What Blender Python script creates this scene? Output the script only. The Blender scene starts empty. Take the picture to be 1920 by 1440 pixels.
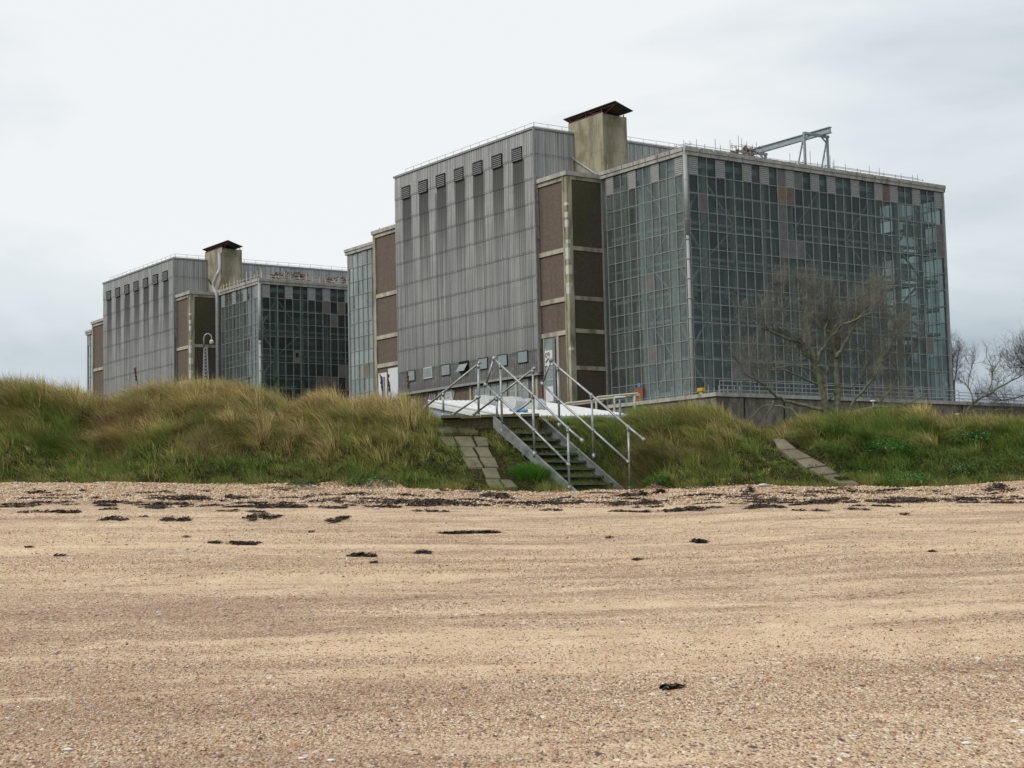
import bpy, math, random
import numpy as np
from mathutils import Matrix, Vector
rng = np.random.default_rng(7); random.seed(7)
S = bpy.context.scene
D = bpy.data
# ------------------------------------------------------------------ camera
F, PIT, ROL, YAW = 3077.28, .0866717, -.0239753, 2.188366
fw = np.array([0, math.cos(PIT), math.sin(PIT)]); up = np.array([0, -math.sin(PIT), math.cos(PIT)]); rt = np.array([1., 0, 0])
CR = math.cos(ROL)*rt + math.sin(ROL)*up
CU = -math.sin(ROL)*rt + math.cos(ROL)*up
cam = D.cameras.new('camera'); co = D.objects.new('camera', cam); S.collection.objects.link(co)
cam.sensor_width = 36; cam.lens = 36*F/1920; cam.clip_start = .5; cam.clip_end = 8000
co.matrix_world = Matrix([[CR[0], CU[0], -fw[0], 0], [CR[1], CU[1], -fw[1], 0], [CR[2], CU[2], -fw[2], 0], [0, 0, 0, 1]])
S.camera = co
S.render.resolution_x = 1024; S.render.resolution_y = 768
# ------------------------------------------------------------------ light
SUN_EL, SUN_AZ = math.radians(42), math.atan2(-.55, -.80)
sd = Vector((math.cos(SUN_EL)*math.cos(SUN_AZ), math.cos(SUN_EL)*math.sin(SUN_AZ), math.sin(SUN_EL)))
sl = D.lights.new('sun', 'SUN'); sl.energy = 1.7; sl.angle = math.radians(12); sl.color = (1, .95, .87)
so = D.objects.new('sun', sl); S.collection.objects.link(so); so.rotation_euler = sd.to_track_quat('Z', 'Y').to_euler()
w = D.worlds.new('World'); S.world = w; w.use_nodes = True
S.view_settings.view_transform = 'Standard'; S.view_settings.look = 'None'; S.view_settings.exposure = 0.0; S.view_settings.gamma = 1
S.view_settings.use_curve_mapping = False
S.render.engine = 'CYCLES'; S.cycles.transparent_max_bounces = 24; S.cycles.max_bounces = 8

class N:
    """small node-graph helper"""
    def __init__(s, tree): s.t = tree; s.n = tree.nodes; s.l = tree.links
    def new(s, typ, ins=None, **kw):
        n = s.n.new(typ)
        for k, v in kw.items(): setattr(n, k, v)
        for k, v in (ins or {}).items():
            i = n.inputs[k]
            if hasattr(v, 'is_linked'): s.l.new(v, i)
            else: i.default_value = v
        return n
    def m(s, op, a, b=0.0, c=0.0, clamp=False):
        return s.new('ShaderNodeMath', {0: a, 1: b, 2: c}, operation=op, use_clamp=clamp).outputs[0]
    def mix(s, f, a, b, blend='MIX'):
        n = s.n.new('ShaderNodeMix'); n.data_type = 'RGBA'; n.blend_type = blend
        for i, v in ((0, f), (6, a), (7, b)):
            if hasattr(v, 'is_linked'): s.l.new(v, n.inputs[i])
            else: n.inputs[i].default_value = v if i == 0 else (*v[:3], 1)
        return n.outputs[2]
    def sep(s, v): return s.new('ShaderNodeSeparateXYZ', {0: v}).outputs
    def comb(s, x, y, z): return s.new('ShaderNodeCombineXYZ', {0: x, 1: y, 2: z}).outputs[0]
    def noise(s, v, scale, detail=3, rough=.55, dist=0.):
        return s.new('ShaderNodeTexNoise', {'Vector': v, 'Scale': scale, 'Detail': detail, 'Roughness': rough, 'Distortion': dist}).outputs
    def ramp(s, f, st, interp='LINEAR'):
        n = s.n.new('ShaderNodeValToRGB'); s.l.new(f, n.inputs[0]); cr = n.color_ramp; cr.interpolation = interp
        while len(cr.elements) < len(st): cr.elements.new(.5)
        for e, (p, c) in zip(cr.elements, st):
            e.position = p; e.color = (*c, 1) if hasattr(c, '__len__') else (c, c, c, 1)
        return n.outputs[0]
    def sstep(s, f, a, b):
        return s.new('ShaderNodeMapRange', {0: f, 1: a, 2: b, 3: 0., 4: 1.}, interpolation_type='SMOOTHSTEP').outputs[0]

g = N(w.node_tree); g.n.clear()
sky = g.new('ShaderNodeTexSky', sky_type='NISHITA', sun_disc=False, sun_elevation=SUN_EL, sun_rotation=math.pi/2 - SUN_AZ)
dv = g.new('ShaderNodeTexCoord').outputs['Generated']; sx, sy, sz = g.sep(dv)
nz = g.noise(g.comb(sx, sy, g.m('MULTIPLY', sz, 3.2)), 1.7, 5, .5)[0]
nz2 = g.noise(g.comb(sx, sy, g.m('MULTIPLY', sz, 3.0)), 5.0, 5, .52, .4)[0]
elev = g.m('ADD', g.m('ADD', g.m('MULTIPLY', sz, 1.6), .15), g.m('ADD', g.m('MULTIPLY', g.m('MINIMUM', g.m('MULTIPLY', sx, sx), .12), -1.7), g.m('MULTIPLY', sx, -.28)))            # lighter overhead and to the left
elev = g.m('ADD', elev, g.m('MULTIPLY', g.m('SUBTRACT', nz, .5), 1.5))
elev = g.m('ADD', elev, g.m('MULTIPLY', g.m('SUBTRACT', nz2, .5), .75))
cl = g.ramp(elev, [(0.0, (3.6, 4.3, 4.95)), (.17, (5.3, 6.0, 6.55)), (.40, (7.2, 7.85, 8.2)), (.66, (9.1, 9.35, 9.45))])
cl = g.mix(.05, cl, sky.outputs[0])
bg = g.new('ShaderNodeBackground', {'Color': cl, 'Strength': .1})
g.new('ShaderNodeOutputWorld', {'Surface': bg.outputs[0]})

# ------------------------------------------------------------------ helpers
def ray(x, y):
    return fw + CR*(x-960)/F - CU*(y-720)/F
def at(x, y, Y):
    d = ray(x, y); return d*(Y/d[1])
def mesh(name, v, f, mat=None, parent=None, smooth=False, colors=None):
    me = D.meshes.new(name)
    if isinstance(v, np.ndarray) and isinstance(f, np.ndarray):
        k = f.shape[1]
        me.vertices.add(len(v)); me.vertices.foreach_set('co', v.astype(np.float32).ravel())
        me.loops.add(f.size); me.loops.foreach_set('vertex_index', f.astype(np.int32).ravel())
        me.polygons.add(len(f)); me.polygons.foreach_set('loop_start', np.arange(0, f.size, k, dtype=np.int32))
        me.update(calc_edges=True)
    else:
        me.from_pydata([tuple(map(float, p)) for p in v], [], [tuple(map(int, q)) for q in f])
    if colors is not None:
        a = me.color_attributes.new('tint', 'FLOAT_COLOR', 'POINT')
        c = np.ones((len(me.vertices), 4), np.float32); c[:, :3] = colors; a.data.foreach_set('color', c.ravel())
    if smooth: me.polygons.foreach_set('use_smooth', np.ones(len(me.polygons), bool))
    me.validate(); me.update()
    if mat: me.materials.append(mat)
    o = D.objects.new(name, me); S.collection.objects.link(o); o.parent = parent
    return o
def tag(o, label=None, cat=None, group=None, kind=None):
    for k, v in (('label', label), ('category', cat), ('group', group), ('kind', kind)):
        if v: o[k] = v
    return o
def empty(name, loc=(0, 0, 0), rz=0):
    o = D.objects.new(name, None); S.collection.objects.link(o); o.location = loc; o.rotation_euler = (0, 0, rz); o.empty_display_size = .3
    return o
def copy_tree(o, parent=None):
    c = o.copy(); S.collection.objects.link(c); c.parent = parent
    for ch in [q for q in D.objects if q.parent == o]: copy_tree(ch, c)
    return c

class MB:
    """collects boxes, bars and tubes, builds them as one mesh"""
    def __init__(s, tf=None): s.v = []; s.f = []; s.tf = tf; s.p = []
    def add(s, vs, fs):
        b = len(s.v); s.p.append((b, len(s.f), len(vs), len(fs)))
        s.v += [s.tf(*p) if s.tf else tuple(p) for p in vs]; s.f += [tuple(i+b for i in q) for q in fs]
    def box(s, x0, x1, y0, y1, z0, z1):
        x0, x1 = sorted((x0, x1)); y0, y1 = sorted((y0, y1)); z0, z1 = sorted((z0, z1))
        s.add([(x0, y0, z0), (x1, y0, z0), (x1, y1, z0), (x0, y1, z0), (x0, y0, z1), (x1, y0, z1), (x1, y1, z1), (x0, y1, z1)],
              [(0, 3, 2, 1), (4, 5, 6, 7), (0, 1, 5, 4), (1, 2, 6, 5), (2, 3, 7, 6), (3, 0, 4, 7)])
        return s
    def tube(s, pts, r, n=6, r1=None, cap=True):
        pts = [np.array(p, float) for p in pts]; m = len(pts); r1 = r if r1 is None else r1; vs = []; a0 = None
        for i, p in enumerate(pts):
            t = pts[min(i+1, m-1)] - pts[max(i-1, 0)]; t /= (np.linalg.norm(t)+1e-9)
            if a0 is None: a0 = np.array([0, 0, 1.]) if abs(t[2]) < .9 else np.array([1., 0, 0])
            a = a0 - t*(a0@t); a /= (np.linalg.norm(a)+1e-9); a0 = a; b = np.cross(t, a)
            rr = r + (r1-r)*i/max(1, m-1)
            for k in range(n):
                q = 2*math.pi*k/n; vs.append(p + a*rr*math.cos(q) + b*rr*math.sin(q))
        fs = [(i*n+k, i*n+(k+1) % n, (i+1)*n+(k+1) % n, (i+1)*n+k) for i in range(m-1) for k in range(n)]
        if cap: fs += [tuple(range(n-1, -1, -1)), tuple((m-1)*n+k for k in range(n))]
        s.add(vs, fs); return s
    def beam(s, p, q, wd, h):
        p = np.array(p, float); q = np.array(q, float); t = q-p; t /= np.linalg.norm(t)
        u = np.array([0, 0, 1.]) if abs(t[2]) < .95 else np.array([1., 0, 0])
        a = np.cross(t, u); a /= np.linalg.norm(a); b = np.cross(a, t)
        vs = [e + a*wd/2*i + b*h/2*j for e in (p, q) for i, j in ((-1, -1), (1, -1), (1, 1), (-1, 1))]
        s.add(vs, [(0, 1, 2, 3), (7, 6, 5, 4), (0, 4, 5, 1), (1, 5, 6, 2), (2, 6, 7, 3), (3, 7, 4, 0)]); return s
    def build(s, name, mat=None, parent=None, smooth=False): return mesh(name, s.v, s.f, mat, parent, smooth)
    def each(s, name, mat=None, parent=None, smooth=False):      # every piece an object of its own
        for b, fb, nv, nf in s.p: o = mesh(name, s.v[b:b+nv], [tuple(i-b for i in q) for q in s.f[fb:fb+nf]], mat, parent, smooth)
        return o

def vnoise(x, y, seed=0):
    x = np.asarray(x, float); y = np.asarray(y, float)
    xi = np.floor(x).astype(np.int64); yi = np.floor(y).astype(np.int64); fx = x-xi; fy = y-yi
    fx = fx*fx*(3-2*fx); fy = fy*fy*(3-2*fy)
    def h(a, b):
        n = (a*374761393 + b*668265263 + seed*1442695041) & 0xffffffff
        n = ((n ^ (n >> 13))*1274126177) & 0xffffffff
        return ((n ^ (n >> 16)) & 0xffff)/65535.
    return (h(xi, yi)*(1-fx)+h(xi+1, yi)*fx)*(1-fy) + (h(xi, yi+1)*(1-fx)+h(xi+1, yi+1)*fx)*fy
def fbm(x, y, seed=0, o=4):
    r = 0; a = .5
    for i in range(o): r = r + a*vnoise(x*2**i, y*2**i, seed+i); a *= .5
    return r/(1-.5**o)
def px_of(X, Y):      # image column of a point 1.5 m above eye level, used to look up the bank's outline
    X = np.asarray(X, float); Y = np.asarray(Y, float); z = 1.5
    dep = X*fw[0] + Y*fw[1] + z*fw[2]
    return 960 + F*(X*CR[0]+Y*CR[1]+z*CR[2])/np.maximum(dep, .5)

# ------------------------------------------------------------------ terrain shape
YF, YC, G0 = 34.3, 38.0, 1.0
SP = at(1073, 920, 34.5)
TOPX = [-400, 0, 60, 100, 150, 195, 225, 250, 330, 400, 440, 490, 530, 556, 570, 600, 650, 700, 760, 788, 806, 870, 1010, 1060, 1100, 1165, 1200, 1240, 1300, 1345, 1380, 1420, 1450, 1480, 1530, 1600, 1640, 1700, 1750, 1765, 1850, 1920, 2400]
TOPY = [730, 722, 723, 730, 737, 752, 754, 737, 729, 722, 724, 736, 748, 764, 764, 752, 750, 756, 752, 762, 778, 782, 782, 781, 779, 777, 769, 764, 761, 766, 784, 803, 806, 794, 783, 780, 776, 774, 774, 786, 781, 786, 786]
GRH = [.55, .42, .42, .42, .42, .42, .42, .42, .42, .42, .42, .42, .42, .4, .4, .4, .4, .4, .4, .35, .12, .08, .08, .15, .25, .25, .3, .35, .35, .35, .22, .12, .12, .14, .22, .3, .3, .3, .3, .25, .25, .25, .3]
TOPZ = [float(at(x, y, YC)[2])-h*.42-.07 for x, y, h in zip(TOPX, TOPY, GRH)]
FTX = [-400, 0, 300, 600, 800, 1000, 1170, 1300, 1600, 1750, 1920, 2400]
FTY = [905, 908, 906, 912, 918, 925, 922, 914, 914, 914, 903, 895]
FTZ = [float(at(x, y, YF)[2]) for x, y in zip(FTX, FTY)]
def foot_y(X): return YF + .45*(vnoise(np.asarray(X)*1.1+9, np.asarray(X)*0, 8)-.5) + 1.15*np.exp(-((np.asarray(X)-2.15)/.62)**4) + .28*(vnoise(X*.55, X*0, 3)-.5) + .12*(vnoise(X*2.1, X*0, 5)-.5)
def H(X, Y, bumps=True):
    X = np.asarray(X, float); Y = np.asarray(Y, float)
    p = px_of(X, np.maximum(Y, 30.))
    zf = np.interp(px_of(X, np.full_like(Y, YF)), FTX, FTZ); zc = np.interp(p, TOPX, TOPZ)
    # beach
    t = np.clip(Y/YF, -2, 1)
    zb = -1.6 + (zf+1.6)*np.sign(t)*np.abs(t)**1.06
    zb = zb + .14*(fbm(X*1.1, Y*1.6, 15, 3)-.5)*np.clip((Y-30)/2.5, 0, 1) + .03*(fbm(X*.9, Y*1.3, 16, 3)-.5) + .05*(fbm(X*.10, Y*.42, 11)-.5) + .10*np.exp(-((Y-32.6)/1.0)**2)*fbm(X*.6, Y*.9, 12)
    # dune face
    s = np.clip((Y-YF)/(YC-YF), 0, 1)
    sh = np.where(s < 1, 1.16*s**.86 - .16*s**3, 1)
    mid = np.clip(1-np.abs(p-950)/150., 0, 1); mid = np.clip(mid*2.2, 0, 1); mid = mid*mid*(3-2*mid)
    q = np.clip((Y-YF)/(37.0-YF), 0, 1)
    kk = np.clip((Y-37.02)/.10, 0, 1)
    zm = zf + (2.13-zf)*q*.985 + kk*.30
    zd = zf + (zc-zf)*sh
    if bumps: rg = 1-np.abs(2*fbm(X*.42+Y*.2, Y*.8, 23, 2)-1); zd = zd + (.50*(fbm(X*.8, Y*1.15, 21)-.49) + .26*(fbm(X*2.1, Y*2.4, 31)-.5) + .55*(rg-.80))*np.sin(np.pi*np.clip(s, .03, .9))
    zd = zd*(1-mid) + np.minimum(zm, 2.5)*mid
    rx, ry = X-SP[0], Y-SP[1]; kk2 = (rx*-.64+ry*.77)/.28; wd = rx*.77+ry*.64
    cap = SP[2]+.173*np.clip(kk2, -.3, 9.2)-.17+.16*np.clip(-kk2+.3, 0, 1)
    wgt = np.clip((wd+.12)/.15, 0, 1)*np.clip((2.1-wd)/.45, 0, 1)*np.clip((kk2+4.)/.6, 0, 1)*np.clip((9.4-kk2)/.4, 0, 1)
    zd = zd - np.maximum(zd-cap, 0)*wgt
    b = np.clip((Y-38.6)/7., 0, 1); b = b*b*(3-2*b)
    zd = zd*(1-b) + G0*b
    return np.where(Y < YF, zb, zd)
def hit(x, y, y0=5., y1=46.):
    d = ray(x, y); Y = np.arange(y0, y1, .02); P = d[None, :]*(Y/d[1])[:, None]
    g_ = H(P[:, 0], P[:, 1]); k = np.argmax(P[:, 2] < g_)
    if not (P[:, 2] < g_).any(): k = len(Y)-1
    return np.array([P[k, 0], P[k, 1], g_[k]])

# ------------------------------------------------------------------ materials
def mat(name):
    m = D.materials.new(name); m.use_nodes = True; t = N(m.node_tree); t.n.clear(); return m, t
def out(t, sh, disp=None): t.new('ShaderNodeOutputMaterial', {'Surface': sh})
def pbsdf(t, col, rough=.8, metal=0., bump=None, bs=.3, bd=.02, spec=.3):
    ins = {'Base Color': col if hasattr(col, 'is_linked') else (*col, 1), 'Roughness': rough, 'Metallic': metal, 'Specular IOR Level': spec}
    if bump is not None: ins['Normal'] = t.new('ShaderNodeBump', {'Strength': bs, 'Distance': bd, 'Height': bump}).outputs[0]
    return t.new('ShaderNodeBsdfPrincipled', ins).outputs[0]
def OC(t): return t.new('ShaderNodeTexCoord').outputs['Object']
def simple(name, col, rough=.8, metal=0., var=.25, scale=3., spec=.3, streak=False):
    m, t = mat(name); c = OC(t)
    if streak:
        x, y, z = t.sep(c); c = t.comb(x, y, t.m('MULTIPLY', z, .12))
    n = t.noise(c, scale, 5, .6)[0]
    dk = tuple(v*(1-var*1.3) for v in col); lt = tuple(min(1, v*(1+var)) for v in col)
    out(t, pbsdf(t, t.ramp(n, [(.3, dk), (.5, col), (.72, lt)]), rough, metal, n, .15, .01, spec)); return m

K = 1.8/2.9
M = {}
M['galv'] = simple('galvanised_steel', (.30, .32, .33), .42, .55, .22, 9)
M['stringer'] = simple('weathered_stringer', (.20, .215, .21), .6, .35, .35, 4)
M['tread'] = simple('tread_steel', (.125, .135, .11), .6, .3, .35, 8)
M['cornice'] = simple('cornice_concrete', (.37, .36, .33), .85, 0, .30, 1.3, streak=True)
M['concrete'] = simple('cream_concrete', (.38, .36, .285), .9, 0, .38, 1.0, streak=True)
M['patch'] = simple('repair_mortar', (.55, .55, .50), .9, 0, .12, 2)
M['mullion'] = simple('aluminium_mullion', (.29, .295, .285), .5, .3, .18, 2)
M['cpost'] = simple('corner_tube_metal', (.33, .34, .34), .6, .1, .3, 1.2, streak=True)
M['louvre'] = simple('louvre_metal', (.33, .33, .325), .6, .1, .12, 3)
M['lslat'] = simple('vent_slats', (.20, .205, .21), .6, .1, .15, 2)
M['louvre_dark'] = simple('louvre_shadow', (.03, .03, .032), .8)
M['steelgreen'] = simple('green_painted_steel', (.38, .45, .40), .6, 0, .2, 2)
M['core'] = simple('inner_wall', (.095, .125, .11), .9, 0, .5, .35)
M['inner_light'] = simple('inner_pipe_lagging', (.33, .41, .36), .7, 0, .3, .6)
M['board_grey'] = simple('grey_boarding', (.15, .148, .152), .8, 0, .15, 1.2)
M['board_tan'] = simple('tan_boarding', (.20, .165, .10), .85, 0, .15, 1.2)
M['board_brown'] = simple('brown_boarding', (.15, .125, .11), .85, 0, .2, 1.2)
M['board_pink'] = simple('weathered_pink_boarding', (.155, .147, .142), .85, 0, .15, 1.2)
M['white'] = simple('white_paint', (.66, .67, .67), .7, 0, .09, 1.1)
M['cowl'] = simple('weathered_white_casing', (.50, .51, .51), .7, 0, .12, 2)
M['whiteboard'] = simple('white_sheet', (.62, .64, .68), .7, 0, .06, 1)
M['red'] = simple('red_oxide_steel', (.085, .022, .022), .7, 0, .3, 4)
M['darksheet'] = simple('dark_mossy_sheet', (.035, .042, .025), .85, 0, .4, 3)
M['crane'] = simple('blue_grey_paint', (.27, .33, .36), .5, .1, .15, 2)
M['scaff'] = simple('scaffold_tube', (.30, .28, .27), .55, .35, .35, 3)
M['rust'] = simple('rusty_debris', (.16, .10, .07), .9, 0, .6, 4)
M['cream_rail'] = simple('cream_rail', (.60, .55, .42), .7, 0, .1, 3)
M['orange'] = simple('orange_door', (.27, .09, .045), .7, 0, .1, 3)
M['yellow'] = simple('yellow_paint', (.50, .34, .04), .6, 0, .08, 3)
M['blue'] = simple('blue_sheet', (.10, .24, .42), .6, 0, .1, 3)
M['dark'] = simple('dark_void', (.015, .016, .017), .7)
M['duct'] = simple('grey_duct', (.36, .37, .38), .55, .2, .2, 1.5)
M['wood'] = simple('weed_stem', (.10, .055, .035), .9, 0, .3, 9)
M['stone_white'] = simple('white_flint', (.75, .74, .70), .7, 0, .08, 30)
M['ochre'] = simple('ochre_paint', (.50, .45, .12), .7)

# corrugated cladding with run-off stains
def clad(name, stains):
    m, t = mat(name); c = OC(t); x, y, z = t.sep(c)
    zU = t.m('DIVIDE', t.m('ADD', z, G0), K); xU = t.m('DIVIDE', x, K)
    h = t.m('ADD', xU, t.m('DIVIDE', y, K)) if not stains else xU
    fine = t.noise(t.comb(t.m('MULTIPLY', h, 3.4), 0, t.m('MULTIPLY', zU, .035)), 1., 4, .6)[0]
    mid = t.noise(t.comb(t.m('MULTIPLY', h, .55), 3., t.m('MULTIPLY', zU, .03)), 1., 3, .55)[0]
    sheet = t.new('ShaderNodeTexWhiteNoise', {'Vector': t.comb(t.m('FLOOR', t.m('DIVIDE', h, 1.65)), t.m('FLOOR', t.m('DIVIDE', zU, 4.05)), 1.)}).outputs[0]
    base = t.ramp(fine, [(.34, (.17, .175, .175)), (.5, (.365, .372, .37)), (.66, (.53, .54, .53))])
    base = t.mix(t.m('MULTIPLY', sheet, .30), base, (.20, .205, .205))
    base = t.mix(t.m('MULTIPLY', t.sstep(mid, .40, .75), .5), base, (.42, .43, .425))
    if stains:
        # dirty streaks grow from the louvres downwards
        u = t.m('ADD', h, 72.65); ph = t.m('MODULO', u, 6.02)
        jig = t.m('MULTIPLY', t.m('SUBTRACT', fine, .5), 1.6)
        ph = t.m('ADD', ph, jig)
        band = t.m('MULTIPLY', t.sstep(ph, 1.15, 1.5), t.m('SUBTRACT', 1., t.sstep(ph, 4.3, 5.0)))
        ln = t.noise(t.comb(t.m('MULTIPLY', h, 1.3), 7., 0.), 1., 3, .6)[0]
        lo = t.m('SUBTRACT', 60., t.m('MULTIPLY', ln, 44.))
        fall = t.sstep(zU, lo, 61.5); top = t.m('SUBTRACT', 1., t.sstep(zU, 61.9, 62.2))
        inx = t.m('MULTIPLY', t.m('GREATER_THAN', h, -72.2), t.m('LESS_THAN', h, -31.0))
        st = t.m('MULTIPLY', t.m('MULTIPLY', band, t.m('MULTIPLY', fall, top)), inx)
        base = t.mix(t.m('MULTIPLY', st, .92), base, (.065, .066, .062))
        # thin long streaks, dark and pale, over the lower half
        f2 = t.noise(t.comb(t.m('MULTIPLY', h, 5.5), 11., t.m('MULTIPLY', zU, .02)), 1., 3, .7)[0]
        lowm = t.m('SUBTRACT', 1., t.sstep(zU, 50., 60.))
        base = t.mix(t.m('MULTIPLY', t.sstep(f2, .50, .60), t.m('MULTIPLY', lowm, .75)), base, (.11, .11, .11))
        base = t.mix(t.m('MULTIPLY', t.sstep(t.m('SUBTRACT', 1., f2), .54, .64), t.m('MULTIPLY', lowm, .55)), base, (.46, .46, .43))
        one = t.m('MULTIPLY', t.m('LESS_THAN', t.m('ABSOLUTE', t.m('ADD', h, 59.6)), .35), t.m('LESS_THAN', zU, 61.))
        base = t.mix(t.m('MULTIPLY', one, .6), base, (.08, .08, .085))
        low = t.m('SUBTRACT', 1., t.sstep(zU, 30., 58.)); base = t.mix(t.m('MULTIPLY', low, .42), base, (.16, .16, .16))
        dirt = t.m('SUBTRACT', 1., t.sstep(zU, 25., 33.))
        base = t.mix(t.m('MULTIPLY', dirt, .5), base, (.13, .12, .115))
    # grime caught on the sheet laps
    lap = t.m('MODULO', t.m('SUBTRACT', zU, LAP0), LAPD)
    lp = t.m('MULTIPLY', t.m('LESS_THAN', lap, .20), t.sstep(t.noise(t.comb(h, 5., zU), .8, 3)[0], .30, .55))
    base = t.mix(t.m('MULTIPLY', lp, .55), base, (.09, .09, .095))
    out(t, pbsdf(t, base, .75, 0, None, spec=.35)); return m
LAP0, LAPD = 29.3, 4.13
M['clad'] = clad('fibre_cement_cladding', True)
M['clad_side'] = clad('fibre_cement_cladding_side', False)

def brick(name, mossy):
    m, t = mat(name); c = OC(t); x, y, z = t.sep(c)
    v = t.comb(t.m('ADD', x, y), z, 0.)
    b = t.new('ShaderNodeTexBrick', {'Vector': v, 'Scale': 1., 'Mortar Size': .012, 'Brick Width': .30, 'Row Height': .10, 'Bias': 0.,
        'Color1': (.17, .115, .085, 1), 'Color2': (.095, .072, .058, 1), 'Mortar': (.20, .175, .15, 1)}).outputs[0]
    n = t.noise(c, .35, 5, .6)[0]; n2 = t.noise(c, 2.5, 3)[0]
    col = t.mix(t.m('MULTIPLY', n, .5), b, (.09, .07, .058))
    col = t.mix(t.m('MULTIPLY', t.sstep(n2, .5, .8), .3), col, (.20, .15, .12))
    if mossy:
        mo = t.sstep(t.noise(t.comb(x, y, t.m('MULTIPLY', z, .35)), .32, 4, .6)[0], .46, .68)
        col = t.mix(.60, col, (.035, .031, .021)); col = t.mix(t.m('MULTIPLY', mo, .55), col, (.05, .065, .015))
    stv = t.noise(t.comb(t.m('MULTIPLY', t.m('ADD', x, y), 2.2), 0., t.m('MULTIPLY', z, .12)), 1., 4, .65)[0]
    col = t.mix(t.m('MULTIPLY', t.sstep(stv, .5, .72), .40), col, (.05, .045, .038))
    spk = t.noise(c, 7., 3, .7)[0]; col = t.mix(t.m('MULTIPLY', t.sstep(spk, .55, .7), .4), col, (.23, .165, .125))
    out(t, pbsdf(t, col, .9, 0, n2, .3, .02)); return m
M['brick'] = brick('brown_brickwork', False); M['brick_moss'] = brick('mossy_brickwork', True)

def stained_concrete(name, col, dark, green, gs, panel=0.):
    m, t = mat(name); c = OC(t); x, y, z = t.sep(c)
    n = t.noise(t.comb(x, y, t.m('MULTIPLY', z, .25)), 1.1, 6, .65)[0]; n2 = t.noise(c, .45, 4, .6)[0]
    k = t.mix(t.sstep(n, .38, .66), col, dark); k = t.mix(t.m('MULTIPLY', t.sstep(n2, .50, .72), gs), k, green)
    if panel:
        lp = t.m('LESS_THAN', t.m('MODULO', t.m('ADD', z, 100.), panel), .07); k = t.mix(t.m('MULTIPLY', lp, .5), k, dark)
    out(t, pbsdf(t, k, .9, 0, n, .3, .03)); return m
M['tower'] = stained_concrete('stained_tower_concrete', (.34, .315, .235), (.19, .175, .12), (.14, .145, .05), .6, 2.7)
M['column'] = stained_concrete('weathered_column_concrete', (.40, .375, .285), (.15, .14, .09), (.16, .17, .07), .6)
M['wall'] = stained_concrete('pebble_dash_wall', (.19, .17, .135), (.095, .085, .07), (.10, .11, .05), .35)
m, t = mat('pebble_dash_wall'); c = OC(t); x, y, z = t.sep(c)
n = t.noise(t.comb(x, y, t.m('MULTIPLY', z, .5)), 1.6, 6, .75)[0]; n2 = t.noise(c, .25, 4, .6)[0]
kk_ = t.ramp(n, [(.32, (.075, .066, .052)), (.5, (.165, .148, .118)), (.66, (.27, .245, .20))]); kk_ = t.mix(t.m('MULTIPLY', t.sstep(n2, .45, .7), .4), kk_, (.09, .095, .05))
out(t, pbsdf(t, kk_, .95, 0, n, .5, .05)); M['wall'] = m
M['slab'] = stained_concrete('mossy_paving', (.165, .148, .10), (.085, .085, .05), (.12, .13, .06), .5)
M['pathm'] = stained_concrete('worn_path', (.20, .165, .12), (.11, .095, .065), (.12, .13, .07), .3)

def glass(name, film, tint, refl, seed):
    m, t = mat(name); c = OC(t); x, y, z = t.sep(c)
    cell = t.comb(t.m('FLOOR', t.m('DIVIDE', t.m('SUBTRACT', t.m('DIVIDE', x, K), .52-19.2), 1.92)), t.m('FLOOR', t.m('DIVIDE', t.m('SUBTRACT', t.m('DIVIDE', y, K), .52), 1.92)),
                  t.m('FLOOR', t.m('DIVIDE', t.m('SUBTRACT', t.m('DIVIDE', t.m('ADD', z, G0), K), 54.17-58.), 2.9)))
    wn = t.new('ShaderNodeTexWhiteNoise', {'Vector': cell}).outputs
    sm = t.noise(t.comb(x, y, z), .16, 4, .55)[0]; gr = t.noise(t.comb(x, y, t.m('MULTIPLY', z, .4)), 1.4, 4, .6)[0]
    wob = t.new('ShaderNodeVectorMath', {0: wn[1], 1: (.5, .5, .5)}, operation='SUBTRACT').outputs[0]
    wob = t.new('ShaderNodeVectorMath', {0: wob, 'Scale': .035}, operation='SCALE').outputs[0]
    nrm = t.new('ShaderNodeNewGeometry').outputs['Normal']
    nrm = t.new('ShaderNodeVectorMath', {0: nrm, 1: wob}, operation='ADD').outputs[0]
    nrm = t.new('ShaderNodeVectorMath', {0: nrm}, operation='NORMALIZE').outputs[0]
    tr = t.new('ShaderNodeBsdfTransparent', {'Color': (*tint, 1)}).outputs[0]
    gl = t.new('ShaderNodeBsdfGlossy', {'Color': (.85, .92, .92, 1), 'Roughness': .06, 'Normal': nrm}).outputs[0]
    df = t.new('ShaderNodeBsdfDiffuse', {'Color': (.31, .365, .35, 1)}).outputs[0]
    fr = t.new('ShaderNodeFresnel', {'IOR': 1.45}).outputs[0]
    fac = t.m('MULTIPLY', fr, refl, clamp=True)
    f2 = t.m('MULTIPLY', t.m('ADD', t.m('MULTIPLY', wn[0], .55), t.m('ADD', t.m('MULTIPLY', sm, .9), t.m('MULTIPLY', gr, .35))), film, clamp=True)
    a = t.new('ShaderNodeMixShader', {0: f2, 1: tr, 2: df}).outputs[0]
    out(t, t.new('ShaderNodeMixShader', {0: fac, 1: a, 2: gl}).outputs[0]); return m
M['glass_side'] = glass('curtain_glass_dark', .125, (.65, .73, .70), 1.15, 1)
M['glass_front'] = glass('curtain_glass_pale', .22, (.62, .71, .685), 1.6, 2)
M['glass_far'] = glass('curtain_glass_milky', .62, (.5, .62, .59), 1.7, 3)
M['wglass'] = simple('dull_window_glass', (.20, .25, .255), .25, 0, .15, 1, .6)

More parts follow.
